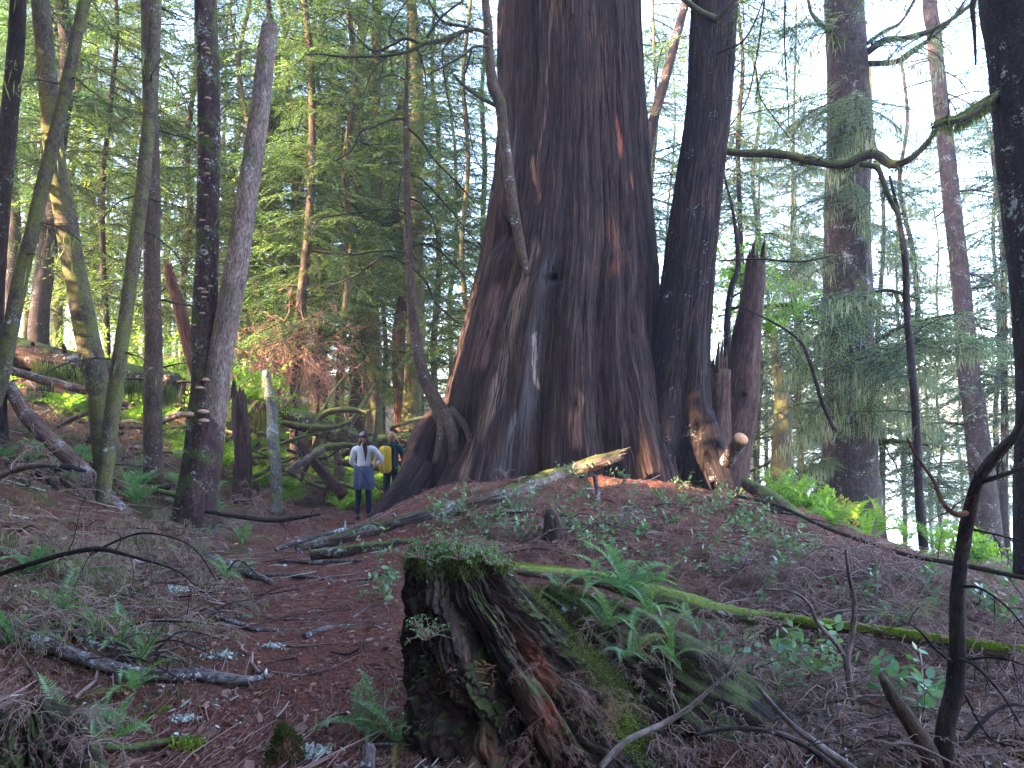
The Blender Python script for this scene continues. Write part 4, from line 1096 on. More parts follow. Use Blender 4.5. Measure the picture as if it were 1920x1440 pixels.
solid('fallen_branch', 'yellow mossy stick lying among the ferns near the lower left corner', 'branch', [(155, 1395, None, 7), (215, 1385, None, 9), (260, 1362, None, 11), (320, 1325, None, 5)], M['logmoss'], 218, sides=10, fuzz=M['mossfuzz'], fuzzn=900)
solid('fallen_branch', 'dark rotting branch near the bottom edge of the path', 'branch', [(180, 1405, None, 14), (260, 1404, None, 18), (330, 1390, None, 12), (390, 1385, None, 6)], M['logdark'], 219, sides=14)
solid('mossy_log', 'long bright green mossy log running across the slope on the right', 'log', [(945, 1066, 5.3, 18), (1020, 1076, 5.4, 22), (1110, 1088, 5.6, 28), (1200, 1112, 5.6, 36), (1290, 1132, 5.6, 38), (1370, 1152, 5.6, 30), (1500, 1172, 5.5, 25), (1600, 1184, 5.45, 22), (1700, 1198, 5.4, 24), (1800, 1214, 5.35, 27), (1960, 1236, 5.3, 29)], M['logmoss'], 220, sides=24, fuzz=M['mossfuzz'], fuzzn=30000, wob=.05, rug=.15)
solid('rotten_log', 'rotting dark log edge running down the right shoulder of the mound', 'log', [(1400, 905, 11.0, 20), (1450, 940, 10.4, 34), (1500, 985, 9.8, 42), (1550, 1025, 9.2, 42)], M['logdark'], 221, sides=22)
solid('leaning_stick', 'long thin dark pole sloping down right across the ferns', 'branch', [(1385, 930, 10.2, 6), (1460, 950, 9.5, 6), (1540, 985, 9, 7), (1620, 1015, 8.3, 8), (1700, 1040, 7.6, 8), (1800, 1058, 7, 9), (1930, 1085, 6.4, 9)], M['dark'], 222, sides=8, sub=8)
solid('leaning_stick', 'crooked dark hanging dead branch in front of the mossy spruce', 'branch', [(1390, 575, 11.0, 3), (1450, 605, 11.0, 4), (1500, 640, 11, 6), (1522, 690, 11, 7), (1540, 750, 11, 8), (1565, 805, 11, 7)], M['dark'], 223, sides=8, sub=6)
solid('leaning_stick', 'white lichened stick standing on the mound among salal leaves', 'branch', [(1118, 960, 8.6, 9), (1120, 925, 8.6, 10), (1114, 890, 8.6, 9)], M['birch'], 224, sides=10)
solid('fallen_branch', 'grey forked dead branch behind the hiker in white', 'branch', [(540, 885, 14.0, 14), (575, 862, 14.0, 14), (608, 842, 14.0, 10)], M['snag'], 225, sides=12, sub=8)
solid('fallen_branch', 'long dark arching dead branch across the near left bank', 'branch', [(-20, 1085, 5.2, 9), (60, 1058, 5.1, 9), (120, 1040, 5.0, 9), (185, 1030, 4.9, 10), (260, 1048, 4.8, 5), (330, 1070, 4.7, 4), (370, 1100, 4.7, 2)], M['dark'], 226, sides=10, sub=6)
solid('fallen_branch', 'thin arched dead branch rising from the dark branch on the near left bank', 'branch', [(180, 1032, 4.95, 6), (220, 1012, 4.9, 4), (270, 998, 4.9, 4), (330, 1008, 4.9, 3), (375, 1035, 4.9, 3), (410, 1090, 4.9, 2)], M['dark'], 227, sides=8, sub=6)
solid('fallen_branch', 'bent dead branch lying on the bottom right brush with pale bark', 'branch', [(1130, 1440, 3.2, 12), (1180, 1390, 3.3, 12), (1240, 1360, 3.4, 11), (1290, 1330, 3.4, 10), (1340, 1285, 3.4, 6), (1380, 1250, 3.4, 4)], M['snag'], 228, sides=10, sub=5)
solid('fallen_branch', 'dark curved branch arching over the mossy mound near the bottom edge', 'branch', [(1300, 1378, 3.0, 6), (1370, 1366, 3.0, 8), (1440, 1372, 3.0, 9), (1510, 1400, 3.0, 10), (1570, 1445, 3.0, 10)], M['dark'], 229, sides=10, sub=5)
solid('fallen_branch', 'straight dead pole sloping to the bottom edge left of the Y shaped stem', 'branch', [(1425, 1290, 3.8, 7), (1480, 1355, 3.6, 10), (1540, 1405, 3.4, 14), (1600, 1450, 3.3, 17)], M['snag'], 230, sides=12)
solid('fallen_branch', 'dark curved root like branch lying over the bare ground left of the hikers', 'branch', [(385, 958, 9.3, 8), (450, 968, 9.2, 9), (520, 975, 9.2, 8), (600, 965, 9.2, 5)], M['dark'], 231, sides=8, sub=6)
solid('small_stump', 'low broken stump with orange splinters beside the path', 'stump', [(538, 1430, 3.85, 80), (535, 1398, 3.85, 46), (531, 1378, 3.88, 20), (529, 1366, 3.9, 6)], M['redwood'], 232, sides=40, rough=.6, rug=.45, wob=0, step=.008, fuzz=M['dullfuzz'], fuzzn=2500)
# grey old stump pair on the mound
solid('small_stump', 'dark weathered pointed stump on the mound above the mossy log', 'stump', [(1040, 1050, 7.6, 44), (1038, 1000, 7.6, 38), (1034, 965, 7.6, 24), (1031, 952, 7.6, 8)], M['logdark'], 233, sides=30, rough=.4, rug=.3)
LY = 3.55
lb = P(90, 1400, LY); lb[2] = H(lb[0], lb[1])
lst = thing('rotten_stump', 'low dark rotten stump half buried in ferns at left edge under the white lichened branch', 'stump', lb)
V, Q, bc, ti, tf = fluted([(1318, 20, 90), (1330, -5, 120), (1360, -25, 150), (1420, -40, 180), (1500, -50, 210), (1620, -60, 240)], LY, 260, 160, [([(100, 1330), (130, 1380), (160, 1450)], .01, .06, .2), ([(40, 1330), (90, 1400), (100, 1480)], -.02, -.1, .2)], [], 410, .018, .05, .9, rot=.06)
g = Geo(); g.add(V, Q, None, 0, bc=bc, tint=ti * 0, tintf=tf * 0)
ring = V.reshape(160, 260, 3)[-1]; cen = ring.mean(0)
CV = np.vstack([ring, cen + (ring - cen) * .5 + [0, 0, .015], cen + [0, 0, .02]]); kk = np.arange(260); k2 = (kk + 1) % 260
g.add(CV, np.stack([kk, k2, 260 + k2, 260 + kk], 1), np.stack([260 + kk, 260 + k2, np.full(260, 520)], 1), 0, bc=CV, tint=CV * 0, tintf=np.zeros(len(CV)))
link('wood', g.mesh('wood', M['stump'], lb), lst)

# ragged lit moss limbs behind hikers
rng = np.random.default_rng(8)
for k, (lab, sp_) in enumerate([
        ('arching moss covered branch just left of the hiker in white', [(560, 900, 15.6, 12), (590, 850, 15.8, 14), (640, 835, 16, 12), (690, 838, 16.2, 8)]),
        ('horizontal moss covered branch at head height left of the hikers', [(530, 792, 16.2, 8), (570, 800, 16.2, 11), (620, 802, 16.2, 9), (660, 790, 16.2, 6)]),
        ('mossy bent branch over the rotten log above the hikers', [(590, 800, 17, 9), (610, 775, 17, 12), (650, 768, 17, 12), (690, 775, 17, 8)]),
        ('mossy stick standing up between the two hikers', [(700, 850, 16.8, 9), (705, 800, 16.8, 9), (706, 770, 16.8, 8)]),
        ('mossy log lying behind the hiker with the yellow pack', [(640, 850, 17.6, 18), (700, 828, 17.6, 20), (760, 822, 17.6, 20), (800, 820, 17.6, 16)]),
        ('brown rotten log leaning down to feet of the hiker in white', [(560, 830, 15.4, 14), (600, 880, 15.3, 20), (645, 930, 15.2, 22)])]):
    solid('mossy_branch' if k < 5 else 'rotten_log', lab, 'branch' if k < 4 else 'log', sp_, M['logmoss2'] if k < 5 else M['redbrown'], 240 + k, sides=14, sub=6, fuzz=M['hangmoss'] if k < 5 else None, fuzzn=1500)

# ------------------------------------------------------------------ the foreground stump
FY = 4.15
sb = P(900, 1440, FY); sb[2] = H(sb[0], sb[1])
stump = thing('old_stump', 'huge rotten hollow stump with mossy top and sloping ridges in the foreground', 'stump', sb)
srows = [(1046, 766, 930), (1062, 758, 952), (1085, 764, 970), (1110, 751, 990), (1150, 761, 1030), (1200, 749, 1078), (1230, 760, 1110), (1265, 754, 1145), (1300, 768, 1175), (1340, 757, 1210), (1400, 772, 1260), (1480, 772, 1320), (1600, 776, 1400), (1750, 776, 1470)]
slobes = [
    ([(945, 1070), (1000, 1170), (1060, 1270), (1130, 1370), (1200, 1440)], 0.02, 0.14, 0.14),
    ([(800, 1070), (855, 1150), (910, 1240), (950, 1330), (960, 1420)], 0.03, 0.09, 0.09),
    ([(775, 1060), (770, 1200), (770, 1440)], 0.02, 0.03, 0.10),
    ([(870, 1070), (930, 1150), (985, 1240), (1010, 1320)], 0.03, 0.10, 0.07),
    ([(840, 1090), (880, 1170), (930, 1260)], -0.06, -0.22, 0.10),
    ([(990, 1330), (1010, 1380), (1030, 1440)], -0.10, -0.30, 0.20),
    ([(790, 1120), (820, 1250), (850, 1400)], -0.03, -0.12, 0.08),
    ([(920, 1080), (975, 1160), (1020, 1230)], -0.02, -0.08, 0.035),
    ([(1060, 1290), (1110, 1400), (1130, 1440)], -0.02, -0.1, 0.06),
    ([(900, 1330), (905, 1400), (910, 1460)], -0.02, -0.14, 0.08)]
sstreak = [([(1010, 1190), (1025, 1250), (1030, 1300)], 0.10, (0.30, 0.075, 0.045), 0.9), ([(1000, 1270), (1010, 1310)], 0.12, (0.28, 0.13, 0.08), .8), ([(880, 1300), (900, 1340), (925, 1370)], 0.06, (0.28, 0.12, 0.07), .8),
           ([(860, 1350), (880, 1400), (900, 1440)], 0.12, (0.17, 0.07, 0.045), .7), ([(1090, 1380), (1110, 1420), (1130, 1470)], 0.15, (0.12, 0.06, 0.04), .6)]
V, Q, bc, ti, tf = fluted(srows, FY, 520, 460, slobes, [((890, 1190), .16, .13, .10), ((1015, 1390), .18, .2, .12), ((860, 1310), .1, .12, .06), ((960, 1250), .06, .06, .1)], 300, 0.020, 0.05, yscale=0.85, streaks=sstreak, rot=.085)
# rugged top cap
nth = 520
ring = V.reshape(460, nth, 3)[-1]
cen = ring.mean(0)
caps = [ring]
for f in (0.93, 0.84, 0.72, 0.55, 0.36, 0.16):
    rr = cen + (ring - cen) * f
    rr[:, 2] += 0.03 * (1 - f) + 0.05 * fbm(rr[:, 0] * 6, rr[:, 1] * 6, 0, 4, 8)
    caps.append(rr)
g = Geo()
g.add(V, Q, None, 0, bc=bc, tint=ti, tintf=tf)
CV = np.concatenate(caps)
kk = np.arange(nth); k2 = (kk + 1) % nth
CQ = np.concatenate([np.stack([j * nth + kk, j * nth + k2, (j + 1) * nth + k2, (j + 1) * nth + kk], 1) for j in range(len(caps) - 1)])
CV = np.vstack([CV, cen + [0, 0, .03]])
CT = np.stack([(len(caps) - 1) * nth + kk, (len(caps) - 1) * nth + k2, np.full(nth, len(CV) - 1)], 1)
g.add(CV, CQ, CT, 0, bc=CV, tint=np.zeros_like(CV), tintf=np.zeros(len(CV)))
link('wood', g.mesh('wood', M['stump'], sb), stump)
# moss mat on rim and on the sloping ridge
rng = np.random.default_rng(12)
def moss_patch(pts, nrmv, n, L, W, material, name, parent, off, spread=.6):
    k = rng.integers(0, len(pts), n)
    d = nrm(nrmv[k] + rng.normal(size=(n, 3)) * spread)
    V, Q = diamonds(pts[k] + rng.normal(size=(n, 3)) * .012, d, rng.normal(size=(n, 3)), rng.uniform(L * .4, L, n), W)
    g = Geo(); g.add(V, Q)
    return link(name, g.mesh(name, material, off), parent)
SV = V.reshape(460, nth, 3)
nn = nrm(np.stack([np.sin(np.linspace(-math.pi, math.pi, nth, endpoint=False)), -np.cos(np.linspace(-math.pi, math.pi, nth, endpoint=False)), np.full(nth, .5)], 1))
topp = np.concatenate([c for c in caps] + [SV[-8], SV[-16]]); topn = np.tile([0, -0.1, 1.0], (len(topp), 1))
moss_patch(topp, topn, 14000, .035, .006, M['dullfuzz'], 'moss_mat', stump, sb)
# ridge moss: right flank
ii = np.arange(150, 445); th_ = np.linspace(-math.pi, math.pi, nth, endpoint=False)
sel = []; seln = []
for i_ in ii:
    c_ = np.where((th_ > 0.95) & (th_ < 2.0))[0]
    m_ = fbm(SV[i_, c_, 0] * 5, SV[i_, c_, 1] * 5, SV[i_, c_, 2] * 5, 3, 70) > -0.05
    sel.append(SV[i_, c_][m_]); seln.append(nn[c_][m_])
moss_patch(np.concatenate(sel), np.concatenate(seln), 16000, .025, .005, M['dullfuzz'], 'ridge_moss', stump, sb)
sel = []; seln = []
for i_ in np.arange(170, 300):
    c_ = np.where((th_ > 0.75) & (th_ < 1.15))[0]
    m_ = fbm(SV[i_, c_, 0] * 9, SV[i_, c_, 1] * 9, SV[i_, c_, 2] * 7, 3, 71) > 0.0
    sel.append(SV[i_, c_][m_]); seln.append(nn[c_][m_])
moss_patch(np.concatenate(sel), np.concatenate(seln), 5000, .018, .004, M['mossfuzz'], 'bright_moss', stump, sb)
Vl = V.copy()
# splinters in the hollow
A = np.array([P(870 + rng.uniform(-50, 60), 1255 + rng.uniform(-15, 40), FY - .36 + rng.uniform(-.02, .08)) for _ in range(60)])
B = A + rng.normal(size=(60, 3)) * np.array([.03, .02, .02])
g = Geo(); v_, q_ = sticks(A, B, .004, .001, 4); g.add(v_, q_); link('splinters', g.mesh('splinters', plain('splinter', (.32, .15, .08)), sb), stump)

# mossy decayed mound / log right of the stump
mb_ = P(1300, 1400, 4.3); mb_[2] = H(mb_[0], mb_[1])
mound = solid('mossy_rotten_log', 'dark mossy rotten log sloping away right of the huge stump', 'log',
              [(1010, 1130, 4.85, 90), (1080, 1185, 4.75, 150), (1180, 1255, 4.6, 190), (1290, 1330, 4.4, 220), (1390, 1420, 4.2, 240), (1490, 1540, 4.0, 240)], M['stump'], 236, sides=90, rough=.3, rug=.28, wob=0, step=.02, fuzz=M['dullfuzz'], fuzzn=30000)

# moss curtains hanging from the fallen logs
def curtain(name, spec, n, parent_name, seed, L=(.08, .45)):
    rng = np.random.default_rng(seed)
    pa = [o for o in bpy.data.objects if o.get('label') == parent_name][0]
    p, r = pxpath(spec); pr = resample(np.hstack([p, r[:, None]]), .03)
    k = rng.integers(0, len(pr), n); c = pr[k, :3] + rng.normal(size=(n, 3)) * .02; c[:, 1] -= pr[k, 3] * rng.uniform(-1, 1, n); c[:, 2] += pr[k, 3] * rng.uniform(-.6, .5, n)
    m = vn(c[:, 0] * 2.5, 0, 0, seed) > -.2
    LL = rng.uniform(*L, n) * (0.4 + .6 * (vn(c[:, 0] * 4, 1, 0, seed + 1) + 1) / 2)
    V, Q = diamonds(c[m], (np.array([0, 0, -1.0]) + rng.normal(size=(n, 3)) * .1)[m], rng.normal(size=(n, 3))[m], LL[m], .018, .3)
    g = Geo(); g.add(V, Q); link('moss_curtain_clumps', g.mesh('moss_curtain_clumps', M['hangmoss'], np.array(pa.location)), pa)
curtain('c', [(-60, 650, 14.2, 60), (120, 695, 14.0, 55), (250, 715, 13.9, 50), (330, 730, 14, 46)], 4200, 'thick dark fallen log lying behind the left trees on the bank', 5)
curtain('c', [(400, 745, 17.7, 60), (530, 785, 17.5, 44), (600, 810, 17.4, 38), (680, 840, 17.3, 34)], 3800, 'rotten dark log spanning behind the two hikers and the forked tree', 6, (.1, .6))
# deadfall: crooked mossy limbs heaped behind the hikers and on the bank
rng = np.random.default_rng(77)
for i in range(44):
    x0 = rng.uniform(425, 800); y0 = rng.uniform(790, 925); Y = rng.uniform(15.6, 18.5) if x0 < 600 else rng.uniform(17.4, 19); a = rng.uniform(-.5, .5) if rng.random() < .6 else rng.uniform(-1.4, 1.4)
    L = rng.uniform(50, 150); w = rng.uniform(4, 12)
    b = rng.uniform(-25, 25)
    sp_ = [(x0, y0, Y, w), (x0 + L * .35 * math.cos(a), y0 + L * .35 * math.sin(a) - b * .6, Y + .1, w), (x0 + L * .7 * math.cos(a), y0 + L * .7 * math.sin(a) - b, Y + .3, w * .8), (x0 + L * math.cos(a), y0 + L * math.sin(a) - b * .3, Y + .4, w * .4)]
    solid('mossy_limb', 'mossy crooked limb in the heap of deadfall behind the hikers, one of many alike', 'branch', sp_, M['logmoss2'] if i % 4 else M['dark'], 1300 + i, 'mossy limbs heaped behind the hikers', sides=9, wob=.05, sub=5, fuzz=M['hangmoss'] if i % 2 else M['mossfuzz'], fuzzn=700)
for i in range(34):
    x0 = rng.uniform(-20, 340); y0 = rng.uniform(760, 930); p0 = G(x0, y0); Y = p0[1]; a = rng.uniform(-.4, .9); L = rng.uniform(70, 170); w = rng.uniform(5, 13)
    sp_ = [(x0, y0 - 5, Y, w), (x0 + L * .5 * math.cos(a), y0 + L * .5 * math.sin(a) - 14, Y - .3, w), (x0 + L * math.cos(a), y0 + L * math.sin(a), Y - .6, w * .5)]
    solid('bank_limb', 'dead limb lying in the deadfall on the left bank, one of many alike', 'branch', sp_, [M['dark'], M['logmoss2'], M['snag'], M['logpink']][i % 4], 1360 + i, 'dead limbs on the left bank', sides=9, wob=.05, sub=6)
# dry sticks scattered over mound, path edge and slope
zones = [((880, 1400), (930, 1060), 46), ((1300, 1900), (1080, 1430), 60), ((0, 420), (960, 1260), 36), ((420, 750), (1040, 1420), 12), ((400, 650), (900, 1000), 10)]
i = 0
for (xr, yr, cnt) in zones:
    for _ in range(cnt):
        x0 = rng.uniform(*xr); y0 = rng.uniform(*yr); p0 = G(x0, y0); a = rng.uniform(-.7, .9); L = rng.uniform(.35, 1.3) * (0.5 if xr[0] == 420 else 1); r0 = rng.uniform(.005, .014)
        d = np.array([math.cos(a), math.sin(a) * .8, 0]); cu = rng.normal() * .12
        pts = []
        for f in (0, .3, .6, 1):
            q = p0 + d * L * f + np.array([-d[1], d[0], 0]) * cu * math.sin(f * 3)
            q[2] = float(H(q[0], q[1])) + r0 + (rng.uniform(0, .22) if f in (.6, 1) else .01) * (0.15 if xr[0] == 420 else 1)
            pts.append(q)
        pts = np.array(pts); g = Geo(); tube_geo(g, pts, np.array([r0, r0 * .9, r0 * .65, r0 * .25]), sides=7, seed=i, rough=.15, wob=.02)
        segs = []; pr = resample(pts, .04)
        for _k in range(rng.integers(2, 7)):
            k = rng.integers(2, len(pr) - 2); dd = nrm(pr[k + 1] - pr[k])
            twig_rec(segs, pr[k], nrm(dd * .6 + nrm(np.cross(dd, rng.normal(size=3))) + [0, 0, .3]), L * rng.uniform(.15, .4), r0 * .35, 0, rng, .2, .35, 3, 5)
        if segs: segs_geo(g, segs)
        o = link('dry_stick', g.mesh('dry_stick', [M['snag'], M['dark'], M['birch'], M['redbrown']][i % 4], pts[0])); o.location = pts[0]
        tag(o, ['weathered grey dry stick', 'dark dry stick', 'white lichened dry stick', 'brown dry stick'][i % 4] + ' scattered on the forest floor, one of many alike', 'stick', ['grey', 'dark', 'white', 'brown'][i % 4] + ' dry sticks scattered on the forest floor')
        i += 1
# ------------------------------------------------------------------ conifer boughs and crowns
def make_bough(seed, nsec=20, leafL=0.032, leafW=0.009, wid=0.30, droop=0.22, leafstep=0.02):
    rng = np.random.default_rng(seed)
    def axis(t): return np.stack([t, 0.03 * np.sin(t * 5 + seed), 0.04 * np.sin(t * 3) - droop * t ** 2], -1)
    C, D, SA, SB, sr = [], [], [], [], []
    ts = np.linspace(0, 1, 9); ax = axis(ts)
    for i in range(8):
        SA.append(ax[i]); SB.append(ax[i + 1]); sr.append((0.008 * (1 - .8 * i / 8), 0.008 * (1 - .8 * (i + 1) / 8)))
    for i in range(nsec):
        for sgn in (-1, 1):
            t = 0.06 + 0.93 * (i + rng.uniform(0, .8)) / nsec
            if rng.random() < 0.12: continue
            Ls = wid * (math.sin(min(1, t * 1.15 + 0.18) * math.pi) ** .7 if t < .8 else (1 - t) * 2.2 + .25) * rng.uniform(.6, 1.15)
            ang = math.radians(rng.uniform(45, 68))
            d = np.array([math.cos(ang), sgn * math.sin(ang), rng.uniform(-.18, .05)])
            p0 = axis(np.array(t))
            m = max(3, int(Ls / leafstep))
            u = np.linspace(0.02, 1, m)
            pts = p0 + d * (u * Ls)[:, None]; pts[:, 2] -= 0.45 * Ls * u ** 2 * rng.uniform(.3, 1.4)
            SA.append(p0); SB.append(pts[m // 2]); sr.append((.003, .002)); SA.append(pts[m // 2]); SB.append(pts[-1]); sr.append((.002, .001))
            e = np.array([-d[1], d[0], 0]) 
            for q in pts:
                for s2 in (-1, 1):
                    if rng.random() < .12: continue
                    C.append(q); D.append(d * .75 + e * s2 * rng.uniform(.5, 1) + np.array([0, 0, rng.uniform(-.5, .1)]))
    C = np.array(C); D = nrm(np.array(D)); n = len(C)
    V, Q = diamonds(C, D, np.array([0, 0, 1.0]) + rng.normal(size=(n, 3)) * .35, leafL * rng.uniform(.6, 1.3, n), leafW, .5, .1)
    sr = np.array(sr)
    SVv, SQ = sticks(np.array(SA), np.array(SB), sr[:, 0], sr[:, 1], 3)
    return V, Q, SVv, SQ
BOUGHS = [make_bough(s) for s in range(5)]
FINE = [make_bough(20 + s, 26, 0.026, 0.007, .26, .16, .014) for s in range(3)]
WIDEB = [make_bough(50 + s, 15, 0.045, 0.013, .34, .26, .028) for s in range(4)]
SPARSE = [make_bough(40 + s, 16, 0.035, 0.008, .34, .30, .03) for s in range(3)]


def place_bough(g, tpl, p, yaw, pitch, L, roll=0.0, wsc=1.0):
    V, Q, SVv, SQ = tpl
    Rm = np.array((Matrix.Rotation(yaw, 3, 'Z') @ Matrix.Rotation(-pitch, 3, 'Y') @ Matrix.Rotation(roll, 3, 'X')))
    S = np.array([L, L * wsc, L])
    g.add((V * S) @ Rm.T + p, Q, None, 0)
    g.add((SVv * S) @ Rm.T + p, SQ, None, 1)


def make_crown(seed, Hh, R, n, material, tpls, taper=.4, name='crown', pitch=(-.35, .15)):
    rng = np.random.default_rng(seed)
    g = Geo()
    for i in range(n):
        z = Hh * (i + rng.uniform(0, 1)) / n
        L = R * rng.uniform(.55, 1.1) * (1 - taper * z / Hh)
        a = rng.uniform(0, 2 * math.pi)
        place_bough(g, tpls[rng.integers(len(tpls))], np.array([0, 0, z]), a, rng.uniform(*pitch), L, rng.uniform(-.3, .3))
    return g.mesh(name, [material, M['limb']])
CROWN = {
    'needle': [make_crown(1000 + k, 13, 3.5, 92, M['needle'], BOUGHS) for k in range(3)],
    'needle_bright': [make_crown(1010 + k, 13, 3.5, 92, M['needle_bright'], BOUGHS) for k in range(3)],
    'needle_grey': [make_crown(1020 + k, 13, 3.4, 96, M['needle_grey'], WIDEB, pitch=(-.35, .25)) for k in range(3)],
}


def hang_mesh(seed, Hh, R, n, material):
    rng = np.random.default_rng(seed)
    m = n // 14
    a = rng.uniform(0, 2 * math.pi, m); r = R * np.sqrt(rng.random(m)); z = rng.uniform(0, Hh, m)
    k = rng.integers(0, m, n)
    c = np.stack([r[k] * np.cos(a[k]), r[k] * np.sin(a[k]), z[k]], 1) + rng.normal(size=(n, 3)) * np.array([.22, .22, .05])
    V, Q = diamonds(c, np.array([0, 0, -1.0]) + rng.normal(size=(n, 3)) * .12, rng.normal(size=(n, 3)), rng.uniform(.08, .38, n), .022, .3)
    g = Geo(); g.add(V, Q); return g.mesh('hanging_moss_clumps', material)
HANG = [hang_mesh(70 + k, 12, 2.4, 2600, M['beard']) for k in range(2)]


def bgtree(px, Y, dia, style, label, seed, group=None, zc=1.5, sc_=1.0, lean=0.0, barkm='hemlock', hang=False, crown=True, topz=17, limbs=14, kink=0.15, name='background_hemlock', cat='tree', both=False):
    rng = np.random.default_rng(seed)
    x = (px - 960) / F * Y
    zb = float(H(x, Y))
    o0 = np.array([x, Y, zb])
    t = thing(name, label, cat, o0, group)
    pts = []; rad = []
    for i in range(9):
        f = i / 8
        pts.append([x + lean * f * 10 + rng.normal() * kink * (0.3 + f), Y + rng.normal() * kink * .5, zb - .3 + f * (topz + 1)])
        rad.append(dia / 2 * (1 - .6 * f) * (1.25 if i == 0 else 1))
    g = Geo(); tube_geo(g, np.array(pts), np.array(rad), sides=18, seed=seed, rough=.09, rug=.06, step=.2)
    link('trunk', g.mesh('trunk', M[barkm], o0), t)
    segs = []
    if limbs:
        pr = resample(np.array(pts), .2)
        for i in range(limbs):
            p = pr[rng.integers(5, int(len(pr) * .7))]
            a = rng.uniform(0, 6.28)
            twig_rec(segs, p, np.array([math.cos(a), math.sin(a), rng.uniform(-.3, .25)]), rng.uniform(.8, 2.4), .018, 1, rng, .3, .25, 5, 6)
        g = Geo(); segs_geo(g, segs)
        link('limbs', g.mesh('limbs', M['limb'], o0), t)
    if crown:
        c = link('crown', CROWN[style][seed % 3], t, (lean * 3, 0, zc))
        c.rotation_euler = (0, lean * .3, rng.uniform(0, 6.28)); c.scale = (sc_, sc_, sc_ * rng.uniform(.95, 1.15))
    if hang:
        c = link('hanging_moss_clumps', HANG[seed % 2], t, (lean * 3, 0, zc * .7)); c.rotation_euler = (0, 0, rng.uniform(0, 6.28))
    return t

GW = 'hemlocks of the green wood left of the giant cedar'
WL = 'green hemlock of the dense wood behind the path, one of many alike'
# trunks the photo shows clearly on the left
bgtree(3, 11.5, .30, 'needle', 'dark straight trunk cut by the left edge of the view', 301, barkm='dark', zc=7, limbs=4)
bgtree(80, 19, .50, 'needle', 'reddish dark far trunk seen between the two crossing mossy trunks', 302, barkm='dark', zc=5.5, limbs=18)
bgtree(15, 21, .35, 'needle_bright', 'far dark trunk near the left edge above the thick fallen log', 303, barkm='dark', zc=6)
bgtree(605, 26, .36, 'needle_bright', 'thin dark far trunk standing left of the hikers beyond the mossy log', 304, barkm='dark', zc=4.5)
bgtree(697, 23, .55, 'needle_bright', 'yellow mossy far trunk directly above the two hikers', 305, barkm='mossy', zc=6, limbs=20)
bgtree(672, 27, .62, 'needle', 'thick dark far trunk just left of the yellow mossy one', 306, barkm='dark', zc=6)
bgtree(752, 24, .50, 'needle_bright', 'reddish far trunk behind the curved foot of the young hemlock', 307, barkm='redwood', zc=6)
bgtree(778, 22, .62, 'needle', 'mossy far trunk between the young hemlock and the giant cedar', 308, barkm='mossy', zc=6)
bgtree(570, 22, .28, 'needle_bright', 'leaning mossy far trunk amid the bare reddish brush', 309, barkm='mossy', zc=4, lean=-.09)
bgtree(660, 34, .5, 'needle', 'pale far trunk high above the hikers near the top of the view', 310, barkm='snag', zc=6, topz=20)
# the green wood on the left and centre
rr = np.random.default_rng(99)
spots = [(-60, 24, 2.2), (110, 26, 2.2), (200, 21, 3.0), (330, 24, 2.6), (430, 21, 2.8), (520, 27, 2.0), (560, 19.5, 3.4), (640, 20, 3.8), (720, 29, 2), (820, 25, 2.2), (870, 20, 3.2), (250, 31, 2), (400, 33, 2), (600, 36, 2), (760, 36, 2), (-150, 18, 3.4),
         (40, 33, 2.2), (150, 37, 2.5), (480, 40, 1.5), (690, 42, 1.5), (850, 34, 1.5), (330, 41, 1.5), (-250, 26, 2.5),
         (70, 22, 3.5), (480, 23, 3.2), (790, 31, 2), (910, 27, 3), (600, 23, 3), (270, 25, 2.5), (550, 31, 2), (160, 29, 2.2), (420, 28, 2.5), (690, 33, 2), (-30, 29, 2)]
for i, (px, Y, zc) in enumerate(spots):
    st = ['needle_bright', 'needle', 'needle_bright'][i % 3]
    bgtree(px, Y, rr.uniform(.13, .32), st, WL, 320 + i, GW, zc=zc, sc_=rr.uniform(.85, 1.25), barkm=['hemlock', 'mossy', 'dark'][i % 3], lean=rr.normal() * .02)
# the airy backlit wood on the right
GR = 'hemlocks of the airy bright wood on the right'
WR = 'grey green hemlock of the bright open wood on the right, one of many alike'
spotsR = [(1500, 27, 4), (1435, 36, 5), (1400, 24, 8), (1650, 30, 5), (1690, 41, 5), (1870, 32, 4), (1760, 38, 4), (1540, 44, 5), (1945, 24, 5), (2050, 22, 5), (1480, 50, 6), (1620, 52, 6), (1900, 48, 6), (1800, 55, 6), (1260, 33, 6), (1230, 25, 8), (1560, 34, 3), (1720, 29, 2.5), (1420, 30, 5), (1980, 36, 5), (1880, 26, 6), (1500, 38, 6), (1740, 52, 5)]
for i, (px, Y, zc) in enumerate(spotsR):
    bgtree(px, Y, rr.uniform(.14, .3), 'needle_grey', WR, 400 + i, GR, zc=zc, sc_=rr.uniform(.9, 1.3), barkm=['mossy', 'hemlock', 'dark'][i % 3], hang=(i % 2 == 0), limbs=22, topz=19)

